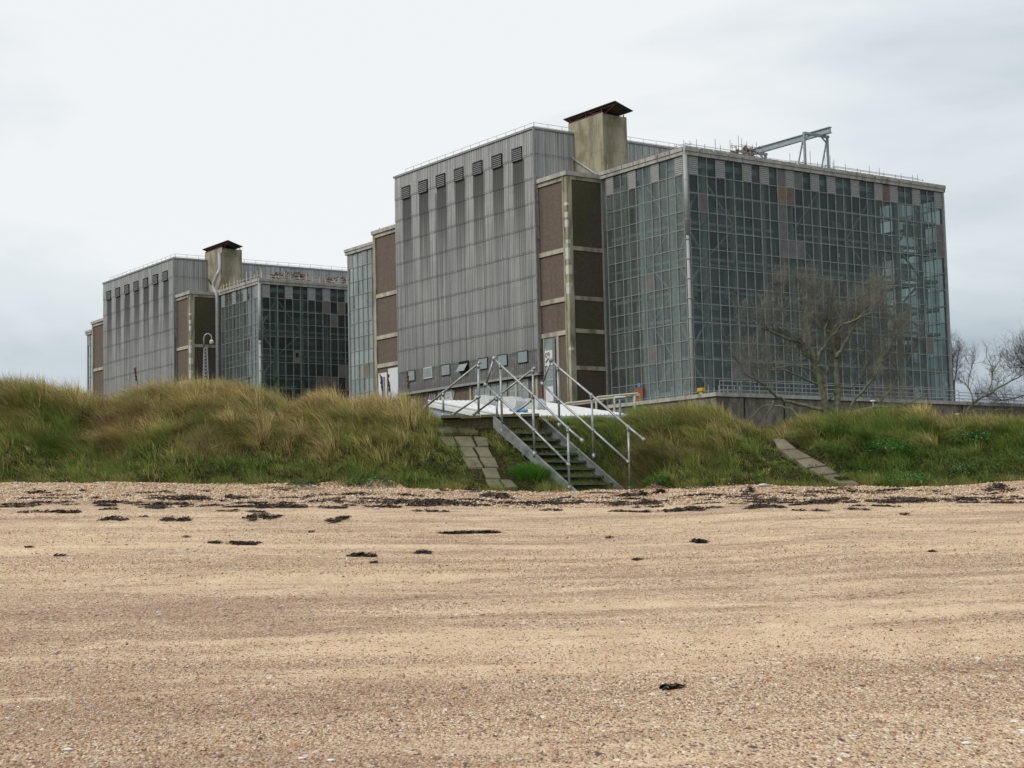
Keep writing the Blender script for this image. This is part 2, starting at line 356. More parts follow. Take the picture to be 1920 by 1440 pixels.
# attribute-tinted foliage
def foliage(name, trans=.33, rough=.7):
    m, t = mat(name); a = t.new('ShaderNodeVertexColor', layer_name='tint').outputs[0]
    d = t.new('ShaderNodeBsdfPrincipled', {'Base Color': a, 'Roughness': rough, 'Specular IOR Level': .2}).outputs[0]
    tr = t.new('ShaderNodeBsdfTranslucent', {'Color': a}).outputs[0]
    out(t, t.new('ShaderNodeMixShader', {0: trans, 1: d, 2: tr}).outputs[0]); return m
M['grass'] = foliage('grass_blades'); M['leaf'] = foliage('leaves', .2, .45); M['weed'] = foliage('dead_seaweed', 0, .55)
M['pebble'] = foliage('pebble_and_shell', 0, .6)
M['bark'] = simple('lichen_bark', (.17, .17, .105), .9, 0, .5, 6); M['twig'] = simple('bare_twigs', (.185, .18, .15), .9, 0, .35, 3)
M['twig_grey'] = simple('grey_twigs', (.11, .095, .09), .9, 0, .3, 3)

# sand and shingle
m, t = mat('sand_and_shingle'); c = OC(t); x, y, z = t.sep(c)
skew = t.m('ADD', y, t.m('MULTIPLY', x, -.13))
v2 = t.comb(t.m('MULTIPLY', x, .085), t.m('MULTIPLY', skew, .48), 0.)
bn = t.noise(v2, 1., 5, .62, .8)[0]
v3 = t.comb(t.m('MULTIPLY', x, .55), t.m('MULTIPLY', skew, 1.9), 4.); bn2 = t.noise(v3, 1., 5, .68, .6)[0]
bank = t.sstep(skew, 28.3, 30.6); near = t.m('MULTIPLY', t.m('SUBTRACT', 1., t.sstep(y, 9., 15.)), .10)
leftm = t.m('MULTIPLY', t.m('SUBTRACT', 1., t.sstep(t.m('ADD', x, t.m('MULTIPLY', y, .15)), -4., 3.)), t.m('MULTIPLY', t.m('SUBTRACT', 1., t.sstep(y, 12., 20.)), .14))
cov = t.m('ADD', t.m('ADD', bn, t.m('MULTIPLY', t.m('SUBTRACT', bn2, .5), .8)), t.m('ADD', t.m('ADD', t.m('MULTIPLY', bank, .5), near), leftm))
cov = t.sstep(cov, .37, .66)
t.cov = cov
wet = t.noise(t.comb(t.m('MULTIPLY', x, .35), t.m('MULTIPLY', y, 1.2), 9.), 1., 3, .5)[0]
sand = t.ramp(t.noise(c, 2.2, 5, .6)[0], [(.3, (.50, .36, .225)), (.5, (.60, .445, .29)), (.7, (.68, .52, .355))])
sand = t.mix(t.m('MULTIPLY', t.sstep(wet, .64, .72), .45), sand, (.33, .22, .12))
def flecks(sc, off, th, prev, bright):
    vo = t.new('ShaderNodeTexVoronoi', {'Vector': t.comb(t.m('ADD', x, off), t.m('MULTIPLY', y, .5), 0.), 'Scale': sc, 'Randomness': 1.}, feature='F1')
    rc = t.sep(vo.outputs['Color'])
    col = t.ramp(rc[0], [(0., (.12, .07, .06)), (.14, (.24, .14, .11)), (.28, (.38, .21, .11)), (.42, (.34, .24, .165)), (.55, (.56, .39, .235)), (.68, (.63, .50, .35)), (.8, (.50, .27, .12)), (.87, bright), (1., bright)], 'CONSTANT')
    edge = t.m('SUBTRACT', 1., t.sstep(vo.outputs['Distance'], .35, .75))
    on = t.m('MULTIPLY', t.m('LESS_THAN', rc[1], th), edge)
    return t.mix(on, prev, col), vo.outputs['Distance']
c1, d1 = flecks(95., 0., t.m('ADD', .14, t.m('MULTIPLY', cov, .78)), sand, (.74, .68, .59))
c2, d2 = flecks(52., 5., t.m('ADD', .02, t.m('MULTIPLY', cov, .50)), c1, (.74, .66, .56))
c3, d3 = flecks(24., 9., t.m('MULTIPLY', cov, .07), c2, (.76, .70, .62))
# purple-brown shell drifts
pb0 = t.sstep(t.noise(t.comb(t.m('MULTIPLY', x, .24), t.m('MULTIPLY', skew, 1.15), 20.), 1., 4, .6)[0], .46, .60)
pb = t.m('ADD', pb0, t.m('MULTIPLY', leftm, 5.5), clamp=True)
c4 = t.mix(t.m('MULTIPLY', t.m('MULTIPLY', pb, cov), .75), c3, t.mix(.5, c3, (.20, .10, .065)))
hgt = t.m('ADD', t.m('MULTIPLY', t.m('SUBTRACT', 1., d2), cov), t.m('MULTIPLY', t.noise(c, 9., 5, .65)[0], .8))
out(t, pbsdf(t, c4, .9, 0, hgt, .7, .03)); M['beach'] = m
m, t = mat('turf_soil'); c = OC(t)
n = t.noise(c, 1.3, 4, .65)[0]; n2 = t.noise(c, 16., 5, .75)[0]
cc_ = t.ramp(n2, [(.36, (.022, .018, .010)), (.5, (.055, .048, .022)), (.64, (.13, .115, .055))]); cc_ = t.mix(t.m('MULTIPLY', t.sstep(n, .45, .65), .4), cc_, (.05, .065, .02))
out(t, pbsdf(t, cc_, 1., 0, n2, 1., .12, 0.)); M['soil'] = m

# ------------------------------------------------------------------ terrain
def grid(name, Xs, Vs, yfun, matl, smooth=True):
    X, V = np.meshgrid(Xs, Vs); Y = yfun(X, V)
    Z = H(X, Y)
    # keep the two sheets joined exactly on the foot line
    v = np.stack([X, Y, Z], -1).reshape(-1, 3); n = len(Xs); k = len(Vs)
    i = np.arange((k-1)*n).reshape(k-1, n)[:, :-1].ravel()
    return mesh(name, v, np.stack([i, i+1, i+n+1, i+n], -1), matl, None, smooth)
Xs = np.unique(np.concatenate([-30-np.geomspace(.5, 2500, 26), np.linspace(-30, -13, 60), np.linspace(-13, 13.5, 380), np.linspace(13.5, 30, 60), 30+np.geomspace(.5, 2500, 26)]))
Vb = np.unique(np.concatenate([-np.geomspace(5, 400, 10)/YF, np.linspace(-4/YF, 6/YF, 8), np.linspace(6/YF, .84, 200), np.linspace(.84, 1, 90)]))
tag(grid('beach', Xs, Vb, lambda X, V: np.where(V > .8, V*YF + (foot_y(X)-YF)*(V-.8)/.2, V*YF), M['beach']), kind='structure')
Vd = np.unique(np.concatenate([np.linspace(0, 6, 130), np.linspace(6, 14, 20), np.geomspace(14, 5000, 24)]))
tag(grid('ground', Xs, Vd, lambda X, V: V + YF + (foot_y(X)-YF)*np.clip(1-V/1.5, 0, 1), M['soil']), kind='structure')

# ------------------------------------------------------------------ reactor buildings
def bl(x, y, z): return (x*K, y*K, z*K - G0)
ROWS = [57.1] + [54.17-2.9*i for i in range(14)]
NCOL = 31
def colx(i): return .5 + 1.92*i
def wall_grid(mb, axis, fixed, sgn, n, r=.072, d=.13, c0=0, first=0):
    """mullions standing proud of a glazed face; axis 'x' (front) runs to -x, 'y' (side) runs to +y"""
    for i in range(n+1):
        c_ = colx(i)+c0
        if axis == 'x': mb.box(-c_-r, -c_+r, fixed, fixed+sgn*d, 18.4, 57.15)
        else: mb.box(fixed, fixed+sgn*d, c_-r, c_+r, 18.4, 57.15)
    for z in ROWS[1:]:
        a, b = colx(0)+c0, colx(n)+c0
        if axis == 'x': mb.box(-b, -a, fixed, fixed+sgn*d*.8, z-r*.8, z+r*.8)
        else: mb.box(fixed, fixed+sgn*d*.8, a, b, z-r*.8, z+r*.8)
def louvre_mb(mb, dk, axis, fixed, sgn, a0, a1, z0, z1, n=11, d=.22):
    if axis == 'x': dk.box(a0, a1, fixed+sgn*.02, fixed+sgn*.05, z0, z1)
    else: dk.box(fixed+sgn*.02, fixed+sgn*.05, a0, a1, z0, z1)
    h = (z1-z0)/n
    for k in range(n):
        zb = z0+k*h
        if axis == 'x':
            mb.add([(a0, fixed+sgn*d, zb), (a1, fixed+sgn*d, zb), (a1, fixed+sgn*.06, zb+h*.8), (a0, fixed+sgn*.06, zb+h*.8),
                    (a0, fixed+sgn*d, zb+h*.25), (a1, fixed+sgn*d, zb+h*.25), (a1, fixed+sgn*.06, zb+h), (a0, fixed+sgn*.06, zb+h)],
                   [(0, 1, 2, 3), (7, 6, 5, 4), (0, 4, 5, 1), (1, 5, 6, 2), (2, 6, 7, 3), (3, 7, 4, 0)])
        else:
            mb.add([(fixed+sgn*d, a0, zb), (fixed+sgn*d, a1, zb), (fixed+sgn*.06, a1, zb+h*.8), (fixed+sgn*.06, a0, zb+h*.8),
                    (fixed+sgn*d, a0, zb+h*.25), (fixed+sgn*d, a1, zb+h*.25), (fixed+sgn*.06, a1, zb+h), (fixed+sgn*.06, a0, zb+h)],
                   [(0, 1, 2, 3), (7, 6, 5, 4), (0, 4, 5, 1), (1, 5, 6, 2), (2, 6, 7, 3), (3, 7, 4, 0)])
def corrugated(mb, axis, fixed, sgn, a0, a1, zs, pitch=.56, dep=.13):
    n = int(round((a1-a0)/pitch)); pts = []
    for i in range(n):
        p = a0 + (a1-a0)*i/n; q = (a1-a0)/n
        pts += [(p, 0), (p+q*.3, 0), (p+q*.5, dep), (p+q*.8, dep)]
    pts.append((a1, 0))
    for j in range(len(zs)-1):
        zb, zt = zs[j], zs[j+1]
        vs = []
        for a, d in pts:
            for z_, o in ((zb-.12, .10), (zt, .02)):
                vs.append((a, fixed+sgn*(d+o), z_) if axis == 'x' else (fixed+sgn*(d+o), a, z_))
        mb.add(vs, [(2*i, 2*i+2, 2*i+3, 2*i+1) for i in range(len(pts)-1)])
def laps(z0, z1):
    z = [z0]; k = LAP0
    while k < z1-.5:
        if k > z0+.5: z.append(k)
        k += LAPD
    return z+[z1]
GL = [0, 3, 6, 8, 11, 14, 16, 19, 22, 24, 27, 30]      # louvred bays on the long side

def building():
    R = empty('reactor_building')
    B = lambda: MB(bl)
    # --- metal block
    mb = B(); corrugated(mb, 'x', -7.8, -1, -74.1, -29.2, laps(25.5, 66.7)); mb.build('cladding_wall', M['clad'], R)
    mb = B(); corrugated(mb, 'y', -29.2, 1, -7.8, 66, laps(48., 66.7)); mb.build('cladding_wall', M['clad_side'], R)
    mb = B(); mb.box(-74.0, -29.3, -7.7, 66, 25.6, 66.5); mb.box(-74.0, -29.3, -6.9, 60, 3, 25.6)
    mb.build('block_wall', M['clad_side'], R)
    mb = B(); mb.box(-74.25, -28.95, -8.1, -7.65, 66.6, 66.95); mb.box(-29.25, -28.95, -7.65, 66, 66.6, 66.95); mb.box(-74.25, -73.9, -7.65, 66, 66.6, 66.95)
    mb.box(-74.2, -29.1, -8.15, -7.5, 25.0, 25.4); mb.box(-29.1, -28.9, -8.1, -7.75, 25.4, 66.6)
    mb.build('flashing', M['mullion'], R)
    # thin roof guard rail
    mb = B()
    for i in range(16):
        x_ = -71 + i*2.75; mb.tube([(x_, -7.2, 66.6), (x_, -7.2, 67.9)], .045, 4)
    for z_ in (67.3, 67.9): mb.tube([(-71, -7.2, z_), (-29.8, -7.2, z_), (-29.8, 66, z_)], .035, 4)
    for i in range(24): mb.tube([(-29.8, -7.2+i*3, 66.6), (-29.8, -7.2+i*3, 67.9)], .045, 4)
    mb.build('guard_rail', M['scaff'], R)
    # louvres and low windows in the metal front
    for i in range(7):
        cx = -(33.65+6.0*i)
        dk = B(); lv = B(); louvre_mb(lv, dk, 'x', -7.9, -1, cx-1.4, cx+1.4, 62.05, 64.1, 6, .30)
        o = dk.box(cx-1.45, cx+1.45, -8.2, -7.9, 64.1, 64.25).box(cx-1.47, cx-1.4, -8.2, -7.9, 61.95, 64.1).box(cx+1.4, cx+1.47, -8.2, -7.9, 61.95, 64.1).box(cx-1.45, cx+1.45, -8.2, -7.9, 61.93, 62.03).build('louvre', M['louvre_dark'], R)
        lv.build('slats', M['lslat'], o)
    for i in range(7):
        cx = -(33.45+5.95*i); white = i == 5; opened = i == 3
        f = B()
        for a in ((cx-1.43, cx-1.36, 27.45, 29.35), (cx+1.36, cx+1.43, 27.45, 29.35), (cx-1.45, cx+1.45, 27.4, 27.5), (cx-1.45, cx+1.45, 29.3, 29.42)): f.box(a[0], a[1], -8.15, -8.0, a[2], a[3])
        f.box(cx-1.4, cx+1.4, -8.05, -7.96, 27.4, 29.4)
        o = f.build('window', M['white'] if white else M['dark'], R)
        p = B()
        if opened: p.add([(cx-1.3, -8.2, 28.9), (cx+1.3, -8.2, 28.9), (cx+1.3, -9.0, 27.6), (cx-1.3, -9.0, 27.6)], [(0, 1, 2, 3)])
        else: p.box(cx-1.36, cx+1.36, -8.12, -8.06, 27.5, 29.3)
        p.build('pane', M['wglass'], o)
    # plinth below the metal front
    mb = B(); mb.box(-74.0, -29.3, -7.25, -6.95, 3, 25.0); mb.build('brick_wall', M['brick'], R)
    mb = B()
    for x_ in (-73.6, -60.6, -56.6, -50.4, -36.5, -30.5): mb.box(x_-.3, x_+.3, -7.5, -7.26, 3, 24.9)
    mb.each('concrete_post', M['concrete'], R)
    for x0, x1 in ((-49.3, -44.5), (-43.9, -39.3), (-38.7, -33.0)):
        f = B(); f.box(x0, x1, -7.42, -7.27, 20.6, 20.85); f.box(x0, x1, -7.42, -7.27, 24.4, 24.7); f.box(x0, x1, -7.40, -7.27, 22.9, 23.05)
        for k in range(4): xx = x0+(x1-x0)*k/3; f.box(xx-.07, xx+.07, -7.45, -7.27, 20.6, 24.7)
        o = f.build('window', M['concrete'], R); B().box(x0, x1, -7.36, -7.29, 20.7, 24.5).build('pane', M['wglass'], o)
    f = B()
    for k in range(9):
        a = -60.0+k*.42
        f.beam((a, -7.5, 21.), (a+1.2, -7.5, 24.6), .09, .09); f.beam((a+1.2, -7.52, 21.), (a, -7.52, 24.6), .09, .09)
    for k in range(4):
        a = -64.6+k*.6; f.beam((a, -7.5, 21.), (a+1.0, -7.5, 24.6), .09, .09)
    f.build('lattice_gate', M['white'], R)
    B().box(-60.4, -56.9, -7.30, -7.265, 20.6, 24.8).build('gate_opening', M['wglass'], R)
    # --- brick blocks either side
    for x0, x1, side in ((-29.2, -21.1, 1), (-83.4, -74.1, -1)):
        if side == 1: B().box(x0, x1-.25, -7.1, -.3, 3, 57.2).build('brick_wall', M['brick'], R)
        else: B().box(x0+.9, x1, -7.1, -.3, 3, 57.2).build('brick_wall', M['brick'], R)
        c_ = B()
        for z_ in (45.0, 36.9, 31.4): c_.box(x0+(.9 if side < 0 else 0), x1-(1.15 if side > 0 else 0), -7.35, -7.102, z_-.37, z_+.37)
        c_.box(x0, x1, -7.35, -7.103, 56.5, 57.2)
        c_.each('concrete_band', M['concrete'], R)
        B().box(x0-(.2 if side < 0 else 0), x1+.35, -7.65, .2, 57.2, 57.9).build('coping', M['cornice'], R)
        if side == 1:
            B().box(x1-.25, x1, -6.35, -.02, 3, 56.6).build('brick_wall', M['brick_moss'], R)
            c_ = B()
            for z_ in (45.2, 37.0, 31.6, 25.5): c_.box(x1-.2, x1+.12, -6.35, -.02, z_-.34, z_+.34)
            c_.box(x1-.2, x1+.12, -6.35, -.02, 56.6, 57.2); c_.each('concrete_band', M['column'], R)
            cc = B(); cc.box(x1-1.15, x1+.15, -7.4, -6.35, 3, 57.2); cc.box(x1-.85, x1-.6, -7.55, -7.4, 3, 57.2)
            cc.build('corner_column', M['column'], R)
            p = B(); rr = random.Random(5)
            for z_, h_ in ((52.2, .5), (50.2, .9), (48.6, 1.2), (45.9, .6), (43.3, 1.9), (40.8, 1.5), (38.8, .6), (37.6, 1.3), (28.3, .5)):
                p.box(x1-rr.uniform(.3, .95), x1+.19, -7.44, -6.7-rr.random()*.5, z_, z_+h_)
            p.each('mortar_patch', M['patch'], R)
        else:
            cc = B(); cc.box(x0, x0+.9, -7.4, -.3, 3, 57.2); cc.build('corner_column', M['column'], R)
    # tall translucent stair window with sheets and pipes, right brick block
    f = B(); f.box(-28.6, -28.3, -7.3, -7.11, 18, 31.0); f.box(-24.9, -24.3, -7.38, -7.11, 18, 31.0)
    for z_ in (24.0, 25.9): f.box(-28.3, -25.0, -7.26, -7.11, z_-.12, z_+.12)
    o = f.build('stair_window', M['concrete'], R)
    B().box(-28.3, -25.3, -7.20, -7.13, 18, 30.9).build('pane', M['wglass'], o)
    f = B(); rr = random.Random(3)
    for k in range(26):
        a = (-27.9+rr.random()*2.3, -7.24, 19+rr.random()*11); f.beam(a, (a[0]+rr.uniform(-.9, .9), -7.24, a[2]+rr.uniform(-.9, .9)), .05, .05)
    f.each('scratched_paint', M['patch'], o)
    f = B()
    for x_ in (-25.75, -25.35): f.tube([(x_, -7.45, 16), (x_, -7.45, 30.8)], .13, 6)
    f.each('downpipe', M['galv'], R)
    # left brick block: white sheeting low down
    B().box(-82.3, -79.2, -7.28, -7.12, 18, 30.0).box(-78.6, -74.2, -7.30, -7.12, 18, 30.6).each('white_sheeting', M['whiteboard'], R)
    f = B()
    for x_ in (-80.6, -79.9): f.tube([(x_, -7.45, 16), (x_, -7.45, 29.2)], .12, 6)
    f.each('downpipe', M['galv'], R)
    # --- glazed block, near side
    B().add([(-21.0, 0, 18.4), (-.3, 0, 18.4), (-.3, 0, 57.12), (-21.0, 0, 57.12)], [(0, 1, 2, 3)]) if 0 else None
    gw = B(); gw.add([(-21.0, .02, 18.4), (-.3, .02, 18.4), (-.3, .02, 57.12), (-21.0, .02, 57.12)], [(0, 1, 2, 3)])
    gf = gw.build('glass_wall', M['glass_front'], R); mb = B(); wall_grid(mb, 'x', 0, -1, 10, c0=.04); mb.box(-21.1, -20.7, -.2, 0, 18.4, 57.15); mb.build('mullions', M['mullion'], gf)
    gw = B(); gw.add([(-.02, .3, 18.4), (-.02, 60.0, 18.4), (-.02, 60.0, 57.12), (-.02, .3, 57.12)], [(0, 1, 2, 3)])
    gs = gw.build('glass_wall', M['glass_side'], R); mb = B(); wall_grid(mb, 'y', 0, 1, 31); mb.build('mullions', M['mullion'], gs)
    gw = B(); gw.add([(-21.0, 60.1, 18.4), (-.1, 60.1, 18.4), (-.1, 60.1, 57.12), (-21.0, 60.1, 57.12)], [(0, 1, 2, 3)])
    ge = gw.build('glass_wall', M['glass_far'], R)
    mb = B()
    for i in range(11): mb.box(-colx(i)-.08, -colx(i)+.08, 60.12, 60.25, 18.4, 57.15)
    for z_ in ROWS[1:]: mb.box(-20.9, -.3, 60.12, 60.22, z_-.07, z_+.07)
    mb.build('mullions', M['mullion'], ge)
    lowf = B()
    for z_ in ROWS[1:8:1]: pass
    cp = B(); cp.tube([(.12, -.12, 18.4), (.12, -.12, 44.5)], .27, 12); cp.tube([(.12, -.12, 44.5), (.12, -.12, 57.2)], .36, 12)
    for k in range(12): cp.tube([(.12, -.12, 19+k*3.1), (.12, -.12, 19.12+k*3.1)], .38, 12)
    cp.build('corner_post', M['cpost'], R, True)
    B().box(-.35, .30, 60.05, 60.5, 18.4, 57.15).build('corner_post', M['mullion'], R)
    # cornice with a step, as separate slabs a few centimetres apart
    co_ = B()
    def fas(x0, y0, x1, y1, n, out_):
        for k in range(n):
            a, b = k/n, (k+1)/n; e = .012
            for dz0, dz1, o_ in ((57.17, 57.72, out_*.75), (57.76, 58.38, out_)):
                if y0 == y1: co_.box(x0+(x1-x0)*(a+e*.4), x0+(x1-x0)*(b-e*.4), y0, y0-o_, dz0, dz1)
                else: co_.box(x0, x0+o_, y0+(y1-y0)*(a+e*.2), y0+(y1-y0)*(b-e*.2), dz0, dz1)
    fas(-21.0, 0, 0, 0, 7, .55); fas(0, -.55, 0, 60.9, 20, .55)
    co_.box(-21.0, -.01, .01, 60.7, 57.2, 58.0); co_.box(-21.0, -.02, -.35, .01, 57.2, 58.33); co_.box(-.3, .35, -.35, 60.7, 57.22, 58.30)
    co_.box(-21., 0, 60.3, 60.9, 57.2, 58.36)
    co_.build('cornice', M['cornice'], R)
    # louvred bays
    for i in GL:
        dk, lv = B(), B(); louvre_mb(lv, dk, 'y', .0, 1, colx(i)+.1, colx(i+1)-.1, 54.25, 57.1, 9, .16)
        o = dk.build('louvre_panel', M['louvre_dark'], R); lv.build('slats', M['louvre'], o)
    for i in (0, 3, 6, 9):
        dk, lv = B(), B(); louvre_mb(lv, dk, 'x', .0, -1, -colx(i+1)+.1, -colx(i)-.1, 54.25, 57.1, 9, .16)
        o = dk.build('louvre_panel', M['louvre_dark'], R); lv.build('slats', M['louvre'], o)
    # steel frame inside
    sf = B(); rr = random.Random(11)
    cys = [4.9, 11.2, 17.6, 23.9, 30.3, 36.7, 43., 49.4, 55.7]
    for c_ in cys:
        for dx in (-1.5, ): sf.box(dx-.3, dx+.3, c_-.36, c_+.36, 18.4, 57.1)
        sf.box(-1.3, -1.1, c_-.16, c_+.16, 18.4, 57.1)
    for x_, w_ in ((-4.9, .75), (-11.6, .42), (-12.6, .3), (-16.3, .35)): sf.box(x_-w_, x_+w_, 1.2, 1.9, 18.4, 57.1)
    for z_ in (51.6, 46.9, 41.3, 36.2, 31.9, 25.6, 20.4):
        sf.box(-1.7, -1.2, 1, 59.5, z_-.22, z_+.22); sf.box(-20.5, -1, 1.3, 1.7, z_-.22, z_+.22)
        if z_ in (46.9, 41.3, 31.9): sf.box(-3.6, -1.9, 2, 59.3, z_-.9, z_-.65); sf.box(-20.5, -2, 3.0, 3.7, z_-.9, z_-.65)
        sf.box(-20.5, -1, 59.2, 59.6, z_-.25, z_+.25)
    zz = [54.2, 46.9, 41.3, 36.2, 31.9, 25.6, 20.4]
    for bi, (a, b) in enumerate(zip([.6]+cys[:-1], cys)):
        if bi in (0, 1, 4, 6, 8):
            for k in range(6):
                if bi == 1 and k > 1: continue
                p, q = (a, b) if (k+bi) % 2 else (b, a); sf.beam((-1.45, p, zz[k]), (-1.45, q, zz[k+1]), .28, .28)
    for k in range(6):
        p, q = (-.8, -4.4) if k % 2 else (-4.4, -.8); sf.beam((p, 1.5, zz[k]), (q, 1.5, zz[k+1]), .28, .28)
        p, q = (-5.6, -11) if k % 2 else (-11, -5.6); sf.beam((p, 1.5, zz[k]), (q, 1.5, zz[k+1]), .24, .24)
    sf.build('steel_frame', M['steelgreen'], R)
    B().box(-20.9, -6.2, 5.2, 51, 4, 57.0).box(-6.2, -1.9, 22, 29, 28, 30).box(-20.9, -3, 51, 54, 18.5, 30).build('inner_wall', M['core'], R)
    # ducts, catwalks and hangers seen through the glass
    il = B()
    for z_ in (55.2, ): il.box(-5.5, -.7, .8, 59, 55.6, 56.5)
    for k in range(46):
        yy = 3+rr.random()*46; z_ = rr.choice((49.5, 44.5, 39, 34, 28.5, 23)); l_ = 1.5+rr.random()*7
        if rr.random() < .5: il.box(-6.1, -5.0-rr.random()*.8, yy, min(51, yy+l_), z_, z_+.3+rr.random()*1.0)
        else: il.box(-6.0, -5.5, yy, yy+.5, z_-3, z_+1.5)
    for k in range(14):
        xx = -19+rr.random()*12; z_ = rr.choice((49.5, 44.5, 39, 34, 28.5, 23)); il.box(xx, xx+1+rr.random()*4, 4.2, 5.1, z_, z_+.4+rr.random())
    for (ya_, yb_, za_, zb_) in ((53.5, 57.6, 49.2, 51.4), (57.9, 59.3, 46.8, 52.0), (51.5, 55, 41.5, 44.4), (56.2, 59.2, 38.4, 40.8), (51.2, 54.6, 33.2, 37.5), (54.9, 59.3, 28.8, 31.2), (52, 57, 22.8, 27), (47.8, 51, 45, 49)):
        il.box(-3.4, -3.2, ya_, yb_, za_, zb_)
    il.build('ductwork', M['inner_light'], R)
    # --- glazed block on the far side of the brick
    gw = B(); gw.add([(-105.6, .02, 18.4), (-83.4, .02, 18.4), (-83.4, .02, 57.12), (-105.6, .02, 57.12)], [(0, 1, 2, 3)])
    gl_ = gw.build('glass_wall', M['glass_far'], R); mb = B(); wall_grid(mb, 'x', 0, -1, 11, c0=84.3); mb.box(-106.1, -105.6, -.2, .2, 18.4, 57.15); mb.build('mullions', M['mullion'], gl_)
    for i in (0, 3, 6, 9):
        dk, lv = B(), B(); xa = -(colx(11)+84.3)+1.92*i; louvre_mb(lv, dk, 'x', .0, -1, xa+.1, xa+1.82, 54.25, 57.1, 9, .16)
        o = dk.build('louvre_panel', M['louvre_dark'], R); lv.build('slats', M['louvre'], o)
    co2 = B(); co2.box(-106.6, -83.4, -.45, .1, 57.17, 57.72); co2.box(-106.75, -83.4, -.6, .1, 57.76, 58.36); co2.box(-106.6, -83.4, .1, 60, 57.3, 58.0); co2.build('cornice', M['cornice'], R)
    B().box(-105.9, -84, 2.2, 60, 3, 57.2).build('inner_wall', M['core'], R)
    sf = B()
    for x_ in (-88, -94.5, -100.5, -104.8): sf.box(x_-.35, x_+.35, 1.0, 1.6, 18.4, 57.1)
    for z_ in (51.6, 46.9, 41.3, 36.2, 31.9, 25.6): sf.box(-105.5, -83.6, 1.1, 1.5, z_-.2, z_+.2)
    sf.build('steel_frame', M['steelgreen'], R)
    # base below the glazing
    B().box(-21.0, -.1, .1, 60, 3, 18.35).build('base_wall', M['wall'], R)
    # --- concrete tower with sheet canopy
    tw = B().box(-30.6, -21.15, .75, 5.95, 57, 68.55).box(-30.6, -21.15, .75, 1.0, 68.55, 68.75).build('tower', M['tower'], R)
    st = B()
    for x_ in (-30.3, -25.9, -21.6):
        st.beam((x_, 1.0, 68.6), (x_, 1.0, 69.7), .16, .16); st.beam((x_, 1.0, 68.7), (x_, 3.9, 69.0), .12, .12)
    st.beam((-30.6, .9, 68.85), (-21.3, .9, 68.95), .2, .2); st.beam((-30.3, 1., 68.7), (-26, 1., 69.7), .1, .1); st.beam((-21.5, 1, 68.7), (-26, 1., 69.7), .1, .1)
    st.beam((-31.4, 1.1, 69.65), (-17.8, 1.1, 69.5), .16, .16); st.beam((-21.6, 3.9, 68.6), (-17.9, 3.9, 68.75), .1, .1); st.beam((-21.3, 1.1, 68.4), (-18.4, 1.1, 69.4), .1, .1)
    st.beam((-21.5, 5.6, 68.5), (-21.5, 5.6, 69.0), .14, .14)
    st.build('canopy_frame', M['red'], tw)
    cn = B()
    for k in range(28):
        a = -31.9+k*.51; cn.add([(a, .7, 69.95), (a+.51, .7, 69.95-.012), (a+.51, 4.5, 68.72), (a, 4.5, 68.78), (a, .7, 69.8), (a+.51, .7, 69.8), (a+.51, 4.5, 68.6), (a, 4.5, 68.62)],
            [(0, 1, 2, 3), (7, 6, 5, 4), (0, 4, 5, 1), (1, 5, 6, 2), (2, 6, 7, 3), (3, 7, 4, 0)])
    cn.build('canopy', M['darksheet'], tw)
    return R

ex = np.array([-math.cos(YAW), -math.sin(YAW)]); PHI = math.atan2(ex[1], ex[0])
b1 = building(); C0 = np.array([27.85246, 252.22877])*K
b1.location = (C0[0], C0[1], G0); b1.rotation_euler = (0, 0, PHI)
b2 = copy_tree(b1); b2.location = (-55.9438*K, 363.957*K, G0-1.6788*K); b2.rotation_euler = (0, 0, PHI-.004645)
tag(b1, 'large nearer reactor hall with streaked grey cladding, brick corners and a tall glass block', 'building', 'reactor halls behind the bank')
tag(b2, 'more distant reactor hall on the left, paler cladding, long grey pipe down its brick tower', 'building', 'reactor halls behind the bank')
b2.name = 'reactor_building.001'
# things only one of the halls has
B = lambda: MB(bl)
def side_boards(R, lst):
    for i, r_, mt in lst:
        z1, z0 = (57.1 if r_ == 0 else ROWS[r_]), ROWS[r_+1]
        B().box(.0, .07, colx(i)+.09, colx(i+1)-.09, z0+.07, z1-.07).build('boarded_pane', M[mt], R)
def front_boards(R, lst, c0=.04):
    for i, r_, mt in lst:
        z1, z0 = (57.1 if r_ == 0 else ROWS[r_]), ROWS[r_+1]
        B().box(-colx(i+1)-c0+.09, -colx(i)-c0-.09, -.07, .0, z0+.07, z1-.07).build('boarded_pane', M[mt], R)
side_boards(b1, [(10, 0, 'board_grey'), (12, 0, 'board_grey'), (23, 0, 'board_brown'), (10, 1, 'board_tan'), (11, 1, 'board_brown'), (1, 2, 'board_pink'), (10, 2, 'board_grey'), (10, 3, 'board_grey'),
    (10, 4, 'board_grey'), (11, 4, 'board_grey'), (12, 4, 'board_grey'), (30, 2, 'board_pink'), (30, 3, 'board_pink'), (28, 9, 'board_pink'), (4, 11, 'board_grey'), (5, 11, 'board_grey'), (24, 8, 'board_pink')])
front_boards(b1, [(4, 6, 'board_pink'), (4, 10, 'board_pink')])
front_boards(b1, [(7, 8, 'board_tan')], 84.3)
B().box(-13.6, -11.7, -.3, -.05, 18.4, 21.7).build('door', M['orange'], b1)
B().box(-13.1, -12.4, -.12, -.05, 21.8, 22.5).build('blue_film', M['blue'], b1)
side_boards(b2, [(8, 1, 'board_brown'), (10, 1, 'board_brown'), (9, 2, 'board_brown'), (4, 5, 'board_pink'), (10, 6, 'board_pink'), (11, 6, 'board_pink'), (7, 7, 'board_brown'), (8, 7, 'board_brown'), (9, 7, 'board_brown'), (11, 7, 'board_pink'), (7, 9, 'board_brown')])
B().box(.07, .12, colx(4)+.6, colx(4)+1.3, 41, 42).build('vent_hole', M['dark'], b2)
